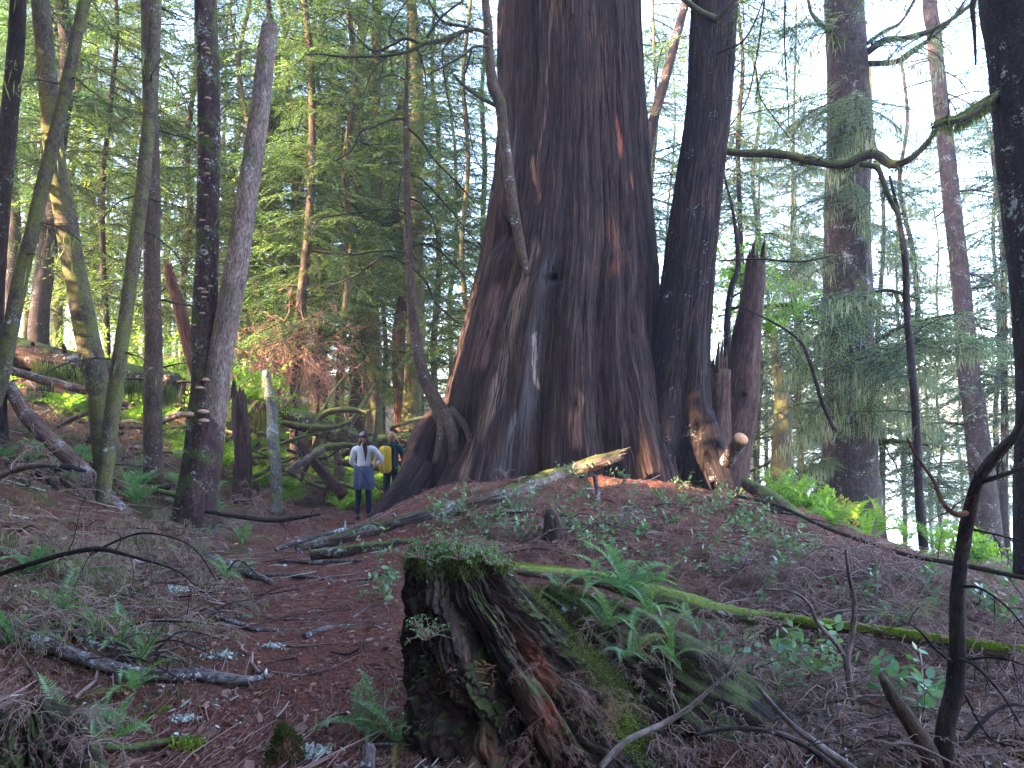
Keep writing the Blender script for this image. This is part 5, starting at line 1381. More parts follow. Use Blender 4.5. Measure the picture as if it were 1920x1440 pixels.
# boughs with needles and beard lichen on the mossy spruce and the far trunk
def foliage_on(parent, off, lst, material, name='crown', tp=FINE, seed=1, beard=0, wsc=1.3):
    rng = np.random.default_rng(seed); g = Geo(); hp = []
    for (x0, y0, Y0, x1, y1, Y1) in lst:
        a = P(x0, y0, Y0); b = P(x1, y1, Y1); v = b - a; L = np.linalg.norm(v)
        for j in range(3):
            jit = rng.normal(size=3) * .10 * L
            yaw = math.atan2(v[1] + jit[1], v[0] + jit[0]); pt = math.asin(np.clip((v[2] + jit[2]) / L + .12, -1, 1))
            place_bough(g, tp[rng.integers(len(tp))], a + jit * .3, yaw, pt, L * rng.uniform(.8, 1.05), rng.uniform(-.5, .5), wsc)
        t = rng.random((beard, 1)) ** .8
        hp.append(a + v * t + rng.normal(size=(beard, 3)) * np.array([.16, .16, .06]) * L / 2 - np.array([0, 0, .05]) * L)
    o = link(name, g.mesh(name, [material, M['limb']], off), parent)
    if beard:
        c = np.concatenate(hp); n = len(c)
        V, Q = diamonds(c, np.array([0, 0, -1.0]) + rng.normal(size=(n, 3)) * .1, rng.normal(size=(n, 3)), rng.uniform(.10, .42, n), .02, .3)
        g = Geo(); g.add(V, Q); link('beard_lichen_clumps', g.mesh('beard_lichen_clumps', M['beard'], off), parent)
foliage_on(bigspruce, bs0, [
    (1600, 190, 16.8, 1640, 280, 15.5), (1590, 250, 16.8, 1560, 330, 15.5), (1600, 340, 16.8, 1640, 420, 15.7), (1640, 560, 17, 1500, 640, 15), (1640, 545, 17, 1540, 560, 15.2), (1600, 600, 17, 1490, 690, 15.4), (1660, 660, 16.5, 1590, 700, 14.6),
    (1720, 640, 16, 1600, 730, 14.6), (1800, 590, 16, 1660, 720, 14.6), (1830, 640, 16, 1700, 700, 14.8), (1870, 650, 16.5, 1740, 640, 15), (1600, 700, 16.8, 1560, 800, 15.6), (1620, 720, 16.8, 1640, 800, 15.6),
    (1570, 200, 17, 1480, 260, 15.8), (1620, 420, 17, 1720, 480, 16), (1560, 640, 17, 1450, 720, 15.8), (1630, 650, 17, 1760, 720, 15.5), (1640, 760, 17, 1760, 800, 16), (1560, 760, 17, 1470, 830, 16), (1560, 860, 17, 1480, 900, 16.2), (1640, 480, 17, 1760, 520, 16), (1700, 600, 16, 1850, 640, 15),
    (1640, 90, 17, 1760, 130, 15.8), (1560, 60, 17, 1450, 110, 16), (1640, 700, 16.5, 1700, 790, 15), (1570, 380, 17, 1470, 420, 16), (1560, 300, 17, 1450, 340, 16), (1560, 180, 17, 1440, 240, 16), (1640, 200, 17, 1740, 260, 16), (1640, 340, 17, 1740, 400, 16), (1560, 480, 17, 1460, 540, 16)],
    M['needle_grey'], seed=5, beard=170)
# trailing dark foliage of the second cedar and the hemlocks near the top
def hang_foliage(parent, off, starts, material, seed, name='crown'):
    rng = np.random.default_rng(seed); g = Geo()
    for (px, py, Y, L) in starts:
        a = P(px, py, Y)
        place_bough(g, SPARSE[rng.integers(3)], a, rng.uniform(0, 6.28), rng.uniform(-1.25, -.5), L, rng.uniform(-1, 1))
    link(name, g.mesh(name, [material, M['limb']], off), parent)
rng = np.random.default_rng(17)
hang_foliage(cedar2, base2, [(rng.uniform(1390, 1540), rng.uniform(-60, 150), rng.uniform(11, 13), rng.uniform(.5, 1.1)) for _ in range(26)], M['needle'], 3)
hang_foliage(bpy.data.objects['clinging_hemlock'], hb, [(rng.uniform(600, 900), rng.uniform(-60, 130), rng.uniform(11, 12.2), rng.uniform(.35, .8)) for _ in range(36)] +
             [(rng.uniform(790, 900), rng.uniform(150, 330), rng.uniform(11.5, 12.2), rng.uniform(.3, .6)) for _ in range(14)], M['needle'], 4)
hang_foliage(bpy.data.objects['young_hemlock'], yb, [(rng.uniform(570, 740), rng.uniform(220, 560), rng.uniform(11.6, 12.3), rng.uniform(.35, .8)) for _ in range(30)] +
             [(rng.uniform(780, 890), rng.uniform(240, 600), rng.uniform(12, 12.8), rng.uniform(.3, .7)) for _ in range(18)], M['needle'], 6)

# the far woods that read as one mass
def far_woods(name, label, pxr, Yr, n, styles, seed, zr=(0, 12), Ls=(3, 5)):
    rng = np.random.default_rng(seed); g = Geo()
    for i in range(n):
        px = rng.uniform(*pxr); Y = rng.uniform(*Yr); x = (px - 960) / F * Y
        z = float(H(x, Y)) + rng.uniform(*zr)
        place_bough(g, BOUGHS[rng.integers(5)], np.array([x, Y, z]), rng.uniform(0, 6.28), rng.uniform(-.6, .3), rng.uniform(*Ls), rng.uniform(-.5, .5))
    for i in range(n // 14):
        px = rng.uniform(*pxr); Y = rng.uniform(*Yr); x = (px - 960) / F * Y; zb = float(H(x, Y))
        V, Q, T, bc = tube(np.array([[x, Y, zb - .3], [x + rng.normal() * .3, Y, zb + 9], [x + rng.normal() * .6, Y, zb + 19]]), np.array([.25, .2, .12]) * rng.uniform(.6, 1.3), sides=8, step=2)
        g.add(V, Q, None, 1)
    o = link(name, g.mesh(name, [M[styles], M['dark']]))
    return tag(o, label, 'woods', kind='stuff')
far_woods('distant_woods', 'dense far off green woods behind the left trees', (-250, 930), (46, 66), 420, 'needle_bright', 500, (0, 15))
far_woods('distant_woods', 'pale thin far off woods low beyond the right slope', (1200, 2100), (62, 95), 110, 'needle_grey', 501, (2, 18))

SDV = np.array(sd)
_gl = [(1078, 790, 11.57, .5), (1185, 790, 11.75, .5), (1003, 700, 11.8, .3), (322, 550, 14.4, .7), (1590, 885, 16.9, .7), (700, 620, 23, 1.2), (50, 400, 21, 1.6), (250, 560, 21, 1.5), (300, 450, 24, 1.6), (100, 600, 20, 1.5), (1750, 250, 23, 1.2)]  # spots kept sunlit: the added wood leaves their sun rays open
GT = np.array([P(a, b, c) for a, b, c, r_ in _gl]); GR_ = np.array([r_ for a, b, c, r_ in _gl]) * 1.3
def sun_blocking_woods():  # unseen wood added to block the sun, with gaps for the lit spots
    rng = np.random.default_rng(1234); g = Geo()
    tp = [make_bough(60 + k, 9, .10, .045, .34, .25, .05) for k in range(3)]
    trees = [(-9, -4), (-13, 1), (-16, 6), (-20, 2), (-12, -8), (-6, -9), (0, -7), (5, -10), (-18, -6), (-24, -2), (-7, 5), (-8, 2), (-9, -14), (-1, -13), (-30, 4), (9, -6), (12, 2), (-5.5, 0), (14, -12), (-28, -10), (-14, -16), (-11, 5.5), (-5, -18), (3, -5), (-4, -3.5), (-11, 9), (-8.6, 8), (-10.5, 11), (-6, 1.5), (-12, 3), (-10, -2), (-14, 4), (-6, -4), (-3, -1.8), (-7.5, -1.5), (-2.5, -6)]
    for (x, y) in trees:
        x += rng.normal() * .6; y += rng.normal() * .6
        zb = float(H(x, y)); hh = rng.uniform(17, 24)
        V, Q, T, bc = tube(np.array([[x, y, zb - .3], [x + rng.normal() * .3, y, zb + hh * .5], [x + rng.normal() * .6, y, zb + hh]]), np.array([.45, .35, .12]), sides=10, step=1)
        g.add(V, Q, None, 1)
        for i in range(115):
            z = .5 + (hh - .5) * rng.random() ** 1.5; L = rng.uniform(2.4, 4.4) * (1 - .5 * z / hh)
            ya = rng.uniform(0, 6.28)
            seen = False
            for f in (.2, .5, .8):
                bp = np.array([x + math.cos(ya) * L * f, y + math.sin(ya) * L * f, zb + z - .1 * L * f])
                w = bp - GT; al = w @ SDV
                dd = np.linalg.norm(w - al[:, None] * SDV, axis=1)
                if np.any((dd < GR_ * .5 + .26 * L) & (al > 0)): seen = True  # bough lies on a sun ray to a lit spot, left out
            for f in (.0, .35, .7, 1.0):
                qx, qy, qz = x + math.cos(ya) * L * f, y + math.sin(ya) * L * f, zb + z - CAMZ
                if qy > -.3 and abs(qx) < .82 * qy + 1.2 and qz < .68 * qy + 1.2: seen = True
            if not seen:
                place_bough(g, tp[rng.integers(3)], np.array([x, y, zb + z]), ya, rng.uniform(-.5, .2), L, rng.uniform(-.4, .4))
    tag(link('shade_woods', g.mesh('shade_woods', [M['needle'], M['dark']])), 'unseen hemlock woods added around the near end of the path to block the sun', 'woods', kind='stuff')
sun_blocking_woods()
# canopy of the two cedars high over the mound, added overhead to darken the scene
def high_crown(parent, off, cx, cy, z0, z1, n, seed):
    rng = np.random.default_rng(seed); g = Geo()
    tp = [make_bough(64 + k, 20, .028, .010, .34, .35, .022) for k in range(3)]
    for i in range(n):
        a = rng.uniform(0, 6.28); z = rng.uniform(z0, z1)
        place_bough(g, tp[rng.integers(3)], np.array([cx + math.cos(a) * .6, cy + math.sin(a) * .6, z]), a, rng.uniform(-.3, .3), rng.uniform(3, 6), rng.uniform(-.3, .3))
    link('crown', g.mesh('crown', [M['needle'], M['limb']], off), parent)
high_crown(cedar, base, .9, 13.6, 13.5, 20, 70, 1)
high_crown(cedar2, base2, 3.6, 12.6, 13, 19, 46, 2)

# ------------------------------------------------------------------ ferns
def frond(seed, L=0.65, n=30, arch=1.0, wid=.085):
    rng = np.random.default_rng(seed)
    t = np.linspace(0, 1, n)
    a0 = 1.15 + rng.uniform(-.15, .15); a1 = a0 - 1.7 * arch
    ang = a0 + (a1 - a0) * t ** 1.1
    x = np.concatenate([[0], np.cumsum(np.cos(ang[:-1]))]) * L / n; z = np.concatenate([[0], np.cumsum(np.sin(ang[:-1]))]) * L / n
    y = .04 * L * np.sin(t * 2.5 + seed)
    ax = np.stack([x, y, z], 1); tg = nrm(np.gradient(ax, axis=0))
    g = Geo()
    V, Q = sticks(ax[:-1], ax[1:], .0032 * (1 - .7 * t[:-1]), .0032 * (1 - .7 * t[1:]), 3); g.add(V, Q)
    k = np.where(t > .10)[0]
    up = np.cross(tg, [0, 1.0, 0]); up = -nrm(up)
    prof = np.clip(np.sin(np.clip((t[k] - .02) / .98, 0, 1) ** .75 * math.pi) ** .55, .1, 1) * np.clip((1 - t[k]) * 3.2, .12, 1)
    for s in (-1, 1):
        d = np.array([0, s, 0]) + tg[k] * .35 - up[k] * .18 + rng.normal(size=(len(k), 3)) * .06
        LL = wid * prof * (L / .65) * rng.uniform(.9, 1.08, len(k))
        V, Q = diamonds(ax[k], d, up[k] + tg[k] * .3 * s, LL, L / n * .82, .28, .12)
        g.add(V, Q)
    return g
FR = {m: [frond(s, .65, 30, a).mesh('frond', M[m]) for s, a in ((1, .8), (2, 1.0), (3, 1.2), (4, .6))] for m in ('fern', 'fernold', 'fernlit')}


def fern(px, py, label, nf=9, size=1.0, Y=None, m='fern', old=1, up=0.0, name='sword_fern', group='sword ferns on the forest floor', seed=None):
    seed = int(px * 7 + py) if seed is None else seed
    rng = np.random.default_rng(seed)
    p = G(px, py) if Y is None else P(px, py, Y)
    p = np.array([p[0], p[1], max(p[2], float(H(p[0], p[1])))])
    t = thing(name, label, 'fern', p + np.array([0, 0, up]), group)
    a0 = rng.uniform(0, 6.28)
    for i in range(nf):
        mm = 'fernold' if i < old else m
        f = link('frond', FR[mm][rng.integers(4)], t)
        f.rotation_euler = (rng.normal() * .15, rng.uniform(-.3, .3) + (0.45 if i < old else 0), a0 + 6.283 * i / nf + rng.normal() * .25)
        s = size * (1.05 if px > 800 else 1.0) * rng.uniform(.7, 1.1); f.scale = (s, s, s)
    return t
for a in [
    (455, 1020, 'sword fern beside the forked tree, at the far left side of the path', 10, .75),
    (425, 1090, 'sword fern behind the white flecked branch left of the path', 8, .7),
    (395, 1005, 'fern right at the foot of the forked tree', 9, .7),
    (150, 1090, 'upright fern on the near left bank under the arching dead branch', 9, .7),
    (60, 1080, 'fern spreading at the left edge on the bank', 9, .8),
    (125, 1150, 'fern with two tall fronds below the arching dead branch', 7, .7),
    (225, 1215, 'fern just above the middle of the white lichened branch', 8, .6),
    (170, 1190, 'broad fern behind the white lichened branch', 9, .7),
    (262, 1250, 'small fern touching the white lichened branch', 7, .45),
    (250, 1300, 'fern spreading onto the path below the white lichened branch', 7, .6),
    (20, 1215, 'fern at the left edge above the rounded mossy stump', 8, .65),
    (115, 1390, 'fern in front of the rounded mossy stump at lower left', 10, .6),
    (180, 1420, 'fern near the bottom edge beside the yellow mossy stick', 8, .55),
    (20, 1410, 'fern in the lower left corner', 8, .5),
    (225, 1370, 'fern next to the yellow mossy stick', 7, .45),
    (690, 1380, 'large sword fern at the bottom edge left of the huge stump', 9, .6),
    (745, 1400, 'fern pressed against the left foot of the huge stump', 6, .55)]:
    fern(*a)
for a in [
    (1100, 1105, 4.75, 'upright fern growing on the slope left of the fern cluster', 5, .55),
    (1170, 1120, 4.5, 'largest sword fern arching over the mossy log', 15, .72),
    (1215, 1155, 4.4, 'fern just in front of the largest sword fern', 10, .6),
    (1140, 1180, 4.3, 'fern low on the left side of the fern cluster', 8, .5),
    (1255, 1200, 4.2, 'small fern at right end of the fern cluster', 7, .45),
    (1175, 1235, 4.05, 'small pale fern above the mossy rotten log', 7, .38),
    (1040, 1100, 4.75, 'small fern beside the mossy log near the huge stump', 6, .3),
    (1300, 1180, 4.9, 'feathery fern under the thick middle of the mossy log', 8, .45),
    (1260, 1240, 4.25, 'feathery fern on top of the mossy rotten log', 8, .4),
    (1680, 1180, 6.0, 'sword fern with drooping shiny fronds in the brush on the right', 9, .6),
    (1740, 1150, 6.5, 'fern behind the brush left of the dark bare sapling', 8, .6)]:
    fern(a[0], a[1], a[3], a[4], a[5], Y=a[2])
for a in [
    (70, 760, 'pale fern on the bank behind the left trunks', 10, .9), (135, 775, 'fern on the bank under the thick fallen log', 10, .9), (130, 905, 'fern low on the bank beside the pink log', 8, .6)]:
    fern(*a)
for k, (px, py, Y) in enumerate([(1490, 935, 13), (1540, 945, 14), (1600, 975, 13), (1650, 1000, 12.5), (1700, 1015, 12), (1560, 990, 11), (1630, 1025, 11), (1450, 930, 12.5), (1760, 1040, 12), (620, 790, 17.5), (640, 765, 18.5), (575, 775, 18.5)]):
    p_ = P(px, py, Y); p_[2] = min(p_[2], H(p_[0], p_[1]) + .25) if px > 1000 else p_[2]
    t_ = fern(px, py, 'bright green fern coloured as if sunlit, one of a patch on the shoulder right of the mound' if px > 1000 else 'bright fern on the rotten log behind the hikers', 9, 1.15 if px > 1000 else .8, Y=Y, m='fernlit', old=0, name='bright_fern', group='bright ferns on the right shoulder' if px > 1000 else 'bright ferns on the rotten log')
    t_.location = p_

# ------------------------------------------------------------------ leafy plants
def leafy(name, label, cat, p, n, hgt, spread, leafL, material, seed, group=None, stemn=5, flat=.5):
    rng = np.random.default_rng(seed)
    t = thing(name, label, cat, p, group)
    segs = []; C = []; D = []
    for s in range(stemn):
        a = rng.uniform(0, 6.28)
        d = nrm(np.array([math.cos(a) * spread, math.sin(a) * spread, 1.0]))
        q = np.zeros(3); k = max(3, n // stemn)
        for i in range(k):
            d = nrm(d + rng.normal(size=3) * .22 + np.array([0, 0, -.10 * i / k]))
            q2 = q + d * hgt / k * rng.uniform(.8, 1.2)
            segs.append((q, q2, .0035 * (1 - .6 * i / k), .0035 * (1 - .6 * (i + 1) / k)))
            if i > 0:
                side = nrm(np.cross(d, rng.normal(size=3)))
                C.append(q2); D.append(nrm(side + d * .3 + np.array([0, 0, .1])))
                C.append(q2); D.append(nrm(-side + d * .3))
            q = q2
    g = Geo(); segs_geo(g, segs, bc=False)
    link('stems', g.mesh('stems', M['twig']), t)
    C = np.array(C); D = np.array(D); m = len(C)
    S = np.array([0, 0, 1.0]) + rng.normal(size=(m, 3)) * flat
    # rounder leaves: six sided
    D = nrm(D); s_ = nrm(np.cross(D, S)); nn_ = np.cross(s_, D)
    L = (leafL * rng.uniform(.6, 1.15, m))[:, None]
    V = np.stack([C, C + D * L * .3 + s_ * L * .26 - nn_ * L * .02, C + D * L * .68 + s_ * L * .22, C + D * L - nn_ * L * .1, C + D * L * .68 - s_ * L * .22, C + D * L * .3 - s_ * L * .26 - nn_ * L * .02], 1)
    Fq = np.arange(m * 6).reshape(-1, 6)
    link('leaves', mesh('leaves', V.reshape(-1, 3), [Fq], material), t)
    return t
SG = 'low broad leaved shrubs scattered over the mound'
SLB = 'low broad leaved shrub on the litter of the mound, one of many alike'
rng = np.random.default_rng(21)
for i, (px, py) in enumerate([(1070, 900), (1085, 930), (1060, 945), (1290, 920), (1300, 960), (1275, 955), (1320, 975), (1370, 990), (1400, 1000), (1435, 1020), (1460, 1035), (1405, 985), (1440, 1000), (1490, 1040), (1090, 1000), (1040, 1000), (1010, 1010), (1130, 1030), (1155, 1060),
                              (1110, 1050), (1230, 940), (1500, 1050), (1350, 970), (840, 985), (850, 1000), (830, 1010), (815, 975), (940, 990), (700, 1075), (720, 1100), (735, 1120), (800, 900), (880, 930), (1345, 930), (1410, 940), (1430, 955), (1330, 1030), (980, 960), (1000, 975), (1150, 1000), (1200, 1010), (1250, 990), (1380, 1060), (1450, 1070), (1520, 1080), (1290, 1060), (1240, 1070), (960, 1020), (900, 1000), (1560, 1130), (1620, 1160), (1350, 1100), (1420, 1120), (1190, 940), (1170, 920)]):
    leafy('salal_shrub', SLB, 'shrub', G(px, py), 34, rng.uniform(.18, .45), rng.uniform(.5, 1.3), .06, M['salal'], 600 + i, SG, 5)
for i, (px, py, Y, lab) in enumerate([(1730, 1110, 7.5, 'broad shiny shrub left of the dark bare sapling, upper one'), (1770, 1125, 7.2, 'broad shiny shrub touching the dark bare sapling'), (1850, 1130, 7.0, 'low leafy shrub between the bare sapling and the right edge'),
                                      (1880, 1070, 9.0, 'thin leafy shrub against bright wood at the right edge'), (1560, 1250, 4.8, 'small leafy shrub under the mossy log among dead twigs'), (1480, 1245, 4.6, 'small leafy shrub left of the Y shaped stem'), (1690, 1310, 4.2, 'small leafy sprig beside the snapped stub of the bare sapling'), (1430, 1210, 4.9, 'pale leafy sprig right of the feathery ferns')]):
    p_ = P(px, py, Y); h_ = float(H(p_[0], p_[1])); p_[2] = max(p_[2] - .3, h_)
    leafy('leafy_shrub', lab, 'shrub', p_, 60, .4, .9, .08, M['salal'], 650 + i, None, 8)
# huckleberry on the stump
for i, (px, py, dY, lab) in enumerate([(800, 1200, -.40, 'small leaved sprig on the left face of the huge stump'), (920, 1060, -.2, 'small leaved huckleberry on the front rim of the huge stump'), (860, 1050, -.2, 'small leaved huckleberry in the middle of the huge stump top'), (795, 1050, -.15, 'small leaved huckleberry on left corner of the huge stump'), (890, 1040, .1, 'small leaved huckleberry at the back of the huge stump top'), (840, 1030, .15, 'feathery seedling cluster behind the huge stump top')]):
    p_ = P(px, py, FY + dY)
    leafy('huckleberry', lab, 'shrub', p_, 130, .13, 1.4, .018, M['salal'] if i != 1 else M['fern'], 700 + i, None, 22, .8)
# low green growth past the fallen logs on the left and under the far trees
def coarse_fern(seed, n=9):
    rng = np.random.default_rng(seed); g = Geo()
    for i in range(7):
        fr = frond(seed * 10 + i, .8, 12, rng.uniform(.5, 1.1), .16)
        Rm = np.array(Matrix.Rotation(6.28 * i / 7 + rng.normal() * .2, 3, 'Z'))
        for V in fr.V: pass
        V = np.concatenate(fr.V) @ Rm.T; Q = np.concatenate(fr.Q)
        g.add(V, Q)
    return np.concatenate(g.V), np.concatenate(g.Q)
CF = [coarse_fern(s) for s in range(4)]
def undergrowth(name, label, pxr, Yr, n, seed, m, s=(.5, 1.3)):
    rng = np.random.default_rng(seed); g = Geo()
    for i in range(n):
        Y = rng.uniform(*Yr); x = (rng.uniform(*pxr) - 960) / F * Y
        if vn(x * .5, Y * .5, 0, seed) < -.25: continue
        V, Q = CF[rng.integers(4)]; Rm = np.array(Matrix.Rotation(rng.uniform(0, 6.28), 3, 'Z'))
        g.add((V * rng.uniform(*s)) @ Rm.T + np.array([x, Y, float(H(x, Y))]), Q)
    tag(link(name, g.mesh(name, M[m])), label, 'undergrowth', kind='stuff')
undergrowth('undergrowth', 'green fern and leaf undergrowth on the slope beyond the fallen logs', (-150, 800), (17, 34), 520, 61, 'fernlit')
undergrowth('undergrowth', 'low dull fern growth among the dead limbs of the left bank', (-100, 420), (10.5, 17), 90, 62, 'fern', (.3, .7))
undergrowth('undergrowth', 'low green growth under the bright trees down the right slope', (1400, 2050), (14, 34), 300, 63, 'fernlit', (.5, 1.1))
# bright bushes
for i, (px, py, Y, n, h, lab) in enumerate([(470, 700, 16.5, 700, 1.3, 'bright leafy bush behind the forked tree above rotten log'), (215, 640, 18, 800, 1.8, 'green leafy bush beyond the fallen log, left of the straight trunk'), (320, 640, 18, 700, 1.7, 'green leafy bush beyond the fallen log beside the short reddish snag'), (1430, 560, 16, 700, 1.6, 'leafy vine maple crown beside the tall reddish snag'),
                                           (1500, 920, 13.5, 800, .8, 'bright green leafy bush right of the second cedar'), (1390, 480, 15.5, 400, 1.2, 'leafy twigs behind the second cedar'), (1560, 940, 14, 500, .6, 'yellowing leafy bush at foot of the mossy spruce'), (1830, 1010, 13, 500, .8, 'green leafy bush low by the far trunk')]):
    p_ = P(px, py, Y)
    p_ = p_ - np.array([0, 0, h * .5])
    leafy('leafy_bush', lab, 'bush', p_, n, h, 1.0, .10, M['bushleaf'] if i != 6 else M['yellowleaf'], 750 + i, None, max(20, n // 18), 1.0)

# ------------------------------------------------------------------ dead brush
def brush(name, label, spots, material, seed, L=(.4, .9), r=.008, depth=2, nsub=6, lichen=None, nl=0, droop=.5, flat=False, upb=.5):
    rng = np.random.default_rng(seed)
    tm = []
    for k in range(6):
        segs = []
        for j in range(3):
            a = rng.uniform(0, 6.28)
            twig_rec(segs, np.zeros(3), np.array([math.cos(a), math.sin(a), upb + rng.uniform(-.2, .3)]), 1.0, r * 1.4, depth, rng, droop, .45, nsub, 6, 1.0)
        A = np.array([s[0] for s in segs]); B = np.array([s[1] for s in segs])
        V, Q = sticks(A, B, np.array([max(s[2], .0055) for s in segs]), np.array([max(s[3], .004) for s in segs]), 3)
        tm.append((V, Q, B))
    g = Geo(); C = []
    for (p, s) in spots:
        V, Q, B = tm[rng.integers(6)]
        Rm = np.array(Matrix.Rotation(rng.uniform(0, 6.28), 3, 'Z')); 
        g.add((V * s) @ Rm.T + p, Q)
        if nl:
            C.append(((B * s) @ Rm.T + p)[rng.integers(0, len(B), nl)])
    o = link(name, g.mesh(name, material)); tag(o, label, 'brushwood', kind='stuff')
    if nl:
        C = np.concatenate(C); n = len(C)
        V, Q = diamonds(C, np.array([0, 0, -1.0]) + rng.normal(size=(n, 3)) * .25, rng.normal(size=(n, 3)), rng.uniform(.02, .09, n), .006)
        g = Geo(); g.add(V, Q); o = link('lichen_strands', g.mesh('lichen_strands', lichen)); tag(o, label.replace('tangle', 'lichen strands in the tangle'), 'lichen', kind='stuff')
def sp_px(n, xr, yr, rng, s=(.3, .6), up=(0, .1)):
    out = []
    for _ in range(n):
        p = G(rng.uniform(*xr), rng.uniform(*yr), rng.uniform(*up)); out.append((p, rng.uniform(*s)))
    return out
rng = np.random.default_rng(31)
brush('dead_brush', 'brown tangle of dry dead twigs covering the slope on the right', sp_px(150, (1250, 1930), (1180, 1440), rng, (.22, .42)) + sp_px(120, (1350, 1930), (1060, 1200), rng, (.35, .65)) + sp_px(30, (1500, 1700), (1040, 1120), rng, (.5, .8), (0, .25)) + sp_px(60, (1320, 1930), (1060, 1320), rng, (.45, .8)) + [(P(rng.uniform(1050, 1420), rng.uniform(1150, 1330), 4.35), rng.uniform(.15, .35)) for _ in range(40)], M['twig'], 801)
brush('dead_brush', 'dry twig tangle over the low stump at the left edge', [(P(rng.uniform(-20, 200), rng.uniform(1290, 1420), 3.4), rng.uniform(.1, .3)) for _ in range(16)], M['twig'], 808)
brush('dead_brush', 'brown tangle of fine twigs over the front of the mound', sp_px(190, (880, 1420), (925, 1110), rng, (.25, .55)) + sp_px(50, (1000, 1300), (1110, 1250), rng, (.2, .4)), M['twigred'], 802, upb=.3)
brush('dead_brush', 'olive lichened tangle of dead twigs on the near left bank', sp_px(80, (-20, 440), (960, 1200), rng, (.3, .65)), M['twig'], 803, lichen=M['hangmoss'], nl=110)
brush('dead_brush', 'dark tangle of dead twigs between forked tree and the hikers', sp_px(40, (415, 640), (890, 990), rng, (.5, .9)), M['twig'], 804)
brush('dead_brush', 'mossy tangle of dead limbs under the fallen logs on the bank', sp_px(70, (-20, 400), (740, 940), rng, (.5, 1.1)) + sp_px(20, (540, 800), (800, 900), rng, (.5, .9), (0, .6)), M['twig'], 805, r=.008, lichen=M['hangmoss'], nl=120)
brush('dead_brush', 'reddish tangle of bare thin branches beyond the forked tree', [(P(rng.uniform(450, 640), rng.uniform(640, 790), rng.uniform(18, 21)), rng.uniform(1.2, 2.2)) for _ in range(26)], M['twigred'], 806, upb=.9, r=.003)
brush('dead_brush', 'brown tangle of thin roots hanging on the face of the huge stump', [(P(rng.uniform(960, 1200), rng.uniform(1240, 1400), 3.65), rng.uniform(.08, .2)) for _ in range(22)], M['twigred'], 807, upb=-.4, r=.006)

# ------------------------------------------------------------------ litter
def floor_pts(n, seed, ymin=2.4, ymax=24, xm=1.12, bias=1.0):
    rng = np.random.default_rng(seed)
    Y = ymin * (ymax / ymin) ** rng.random(n) if bias else rng.uniform(ymin, ymax, n)
    x = rng.uniform(-.66 * xm, .66 * xm, n) * Y * 1.15
    return np.stack([x, Y, H(x, Y)], 1)
def litter_sticks(name, label, n, seed, L, r, material, lift=.008, tilt=.12, ymax=24, segs=1):
    rng = np.random.default_rng(seed)
    p = floor_pts(n, seed, ymax=ymax); a = rng.uniform(0, 6.28, n)
    LL = L * np.exp(rng.normal(size=n) * .6)
    d = np.stack([np.cos(a), np.sin(a), rng.normal(size=n) * tilt], 1) * LL[:, None]
    A = p - d / 2; B = p + d / 2
    Mi = p + rng.normal(size=(n, 3)) * LL[:, None] * .10
    A[:, 2] = H(A[:, 0], A[:, 1]) + lift + np.maximum(0, -d[:, 2]) * .5; B[:, 2] = H(B[:, 0], B[:, 1]) + lift + np.maximum(0, d[:, 2]) * .5
    Mi[:, 2] = np.maximum(H(Mi[:, 0], Mi[:, 1]) + lift, (A[:, 2] + B[:, 2]) / 2)
    rr_ = r * np.exp(rng.normal(size=n) * .5)
    g = Geo()
    V, Q = sticks(A, Mi, rr_, rr_ * .8, 4); g.add(V, Q)
    V, Q = sticks(Mi, B, rr_ * .8, rr_ * .5, 4); g.add(V, Q)
    tag(link(name, g.mesh(name, material)), label, 'litter', kind='stuff')
litter_sticks('twig_litter', 'thin reddish brown twigs strewn over the whole forest floor', 18000, 901, .09, .0016, M['twigred'])
litter_sticks('twig_litter', 'fine dark needles and rootlets strewn over the forest floor', 26000, 902, .055, .0014, M['duff'], ymax=14)
litter_sticks('stick_litter', 'scattered grey and white flecked sticks on the forest floor', 420, 903, .12, .004, M['lichenwhite'], .015)
litter_sticks('stick_litter', 'scattered brown broken sticks on the forest floor', 1100, 904, .26, .0045, M['twig'], .02)
def chips(name, label, n, seed, s, material, ymax=16, thick=.25):
    rng = np.random.default_rng(seed)
    p = floor_pts(n, seed, ymax=ymax); 
    d = rng.normal(size=(n, 3)); d[:, 2] *= .35; d = nrm(d); nn_ = np.array([0, 0, 1.0]) + rng.normal(size=(n, 3)) * .5
    sz = s * np.exp(rng.normal(size=n) * .5)
    V, Q = diamonds(p - d * sz[:, None] * .5 + [0, 0, .008], d, nn_, sz, sz * rng.uniform(.25, .7, n), rng.uniform(.3, .6), .1)
    g = Geo(); g.add(V, Q); tag(link(name, g.mesh(name, material, smooth=False)), label, 'litter', kind='stuff')
chips('bark_chips', 'small brown bark flakes strewn over the forest floor', 22000, 910, .028, M['duff'])
chips('bark_chips', 'pale wood flakes strewn over the forest floor', 1200, 911, .03, M['cut'])
chips('dead_leaves', 'small pale dry leaves strewn over the forest floor', 2600, 912, .026, M['lichenwhite'], 12)
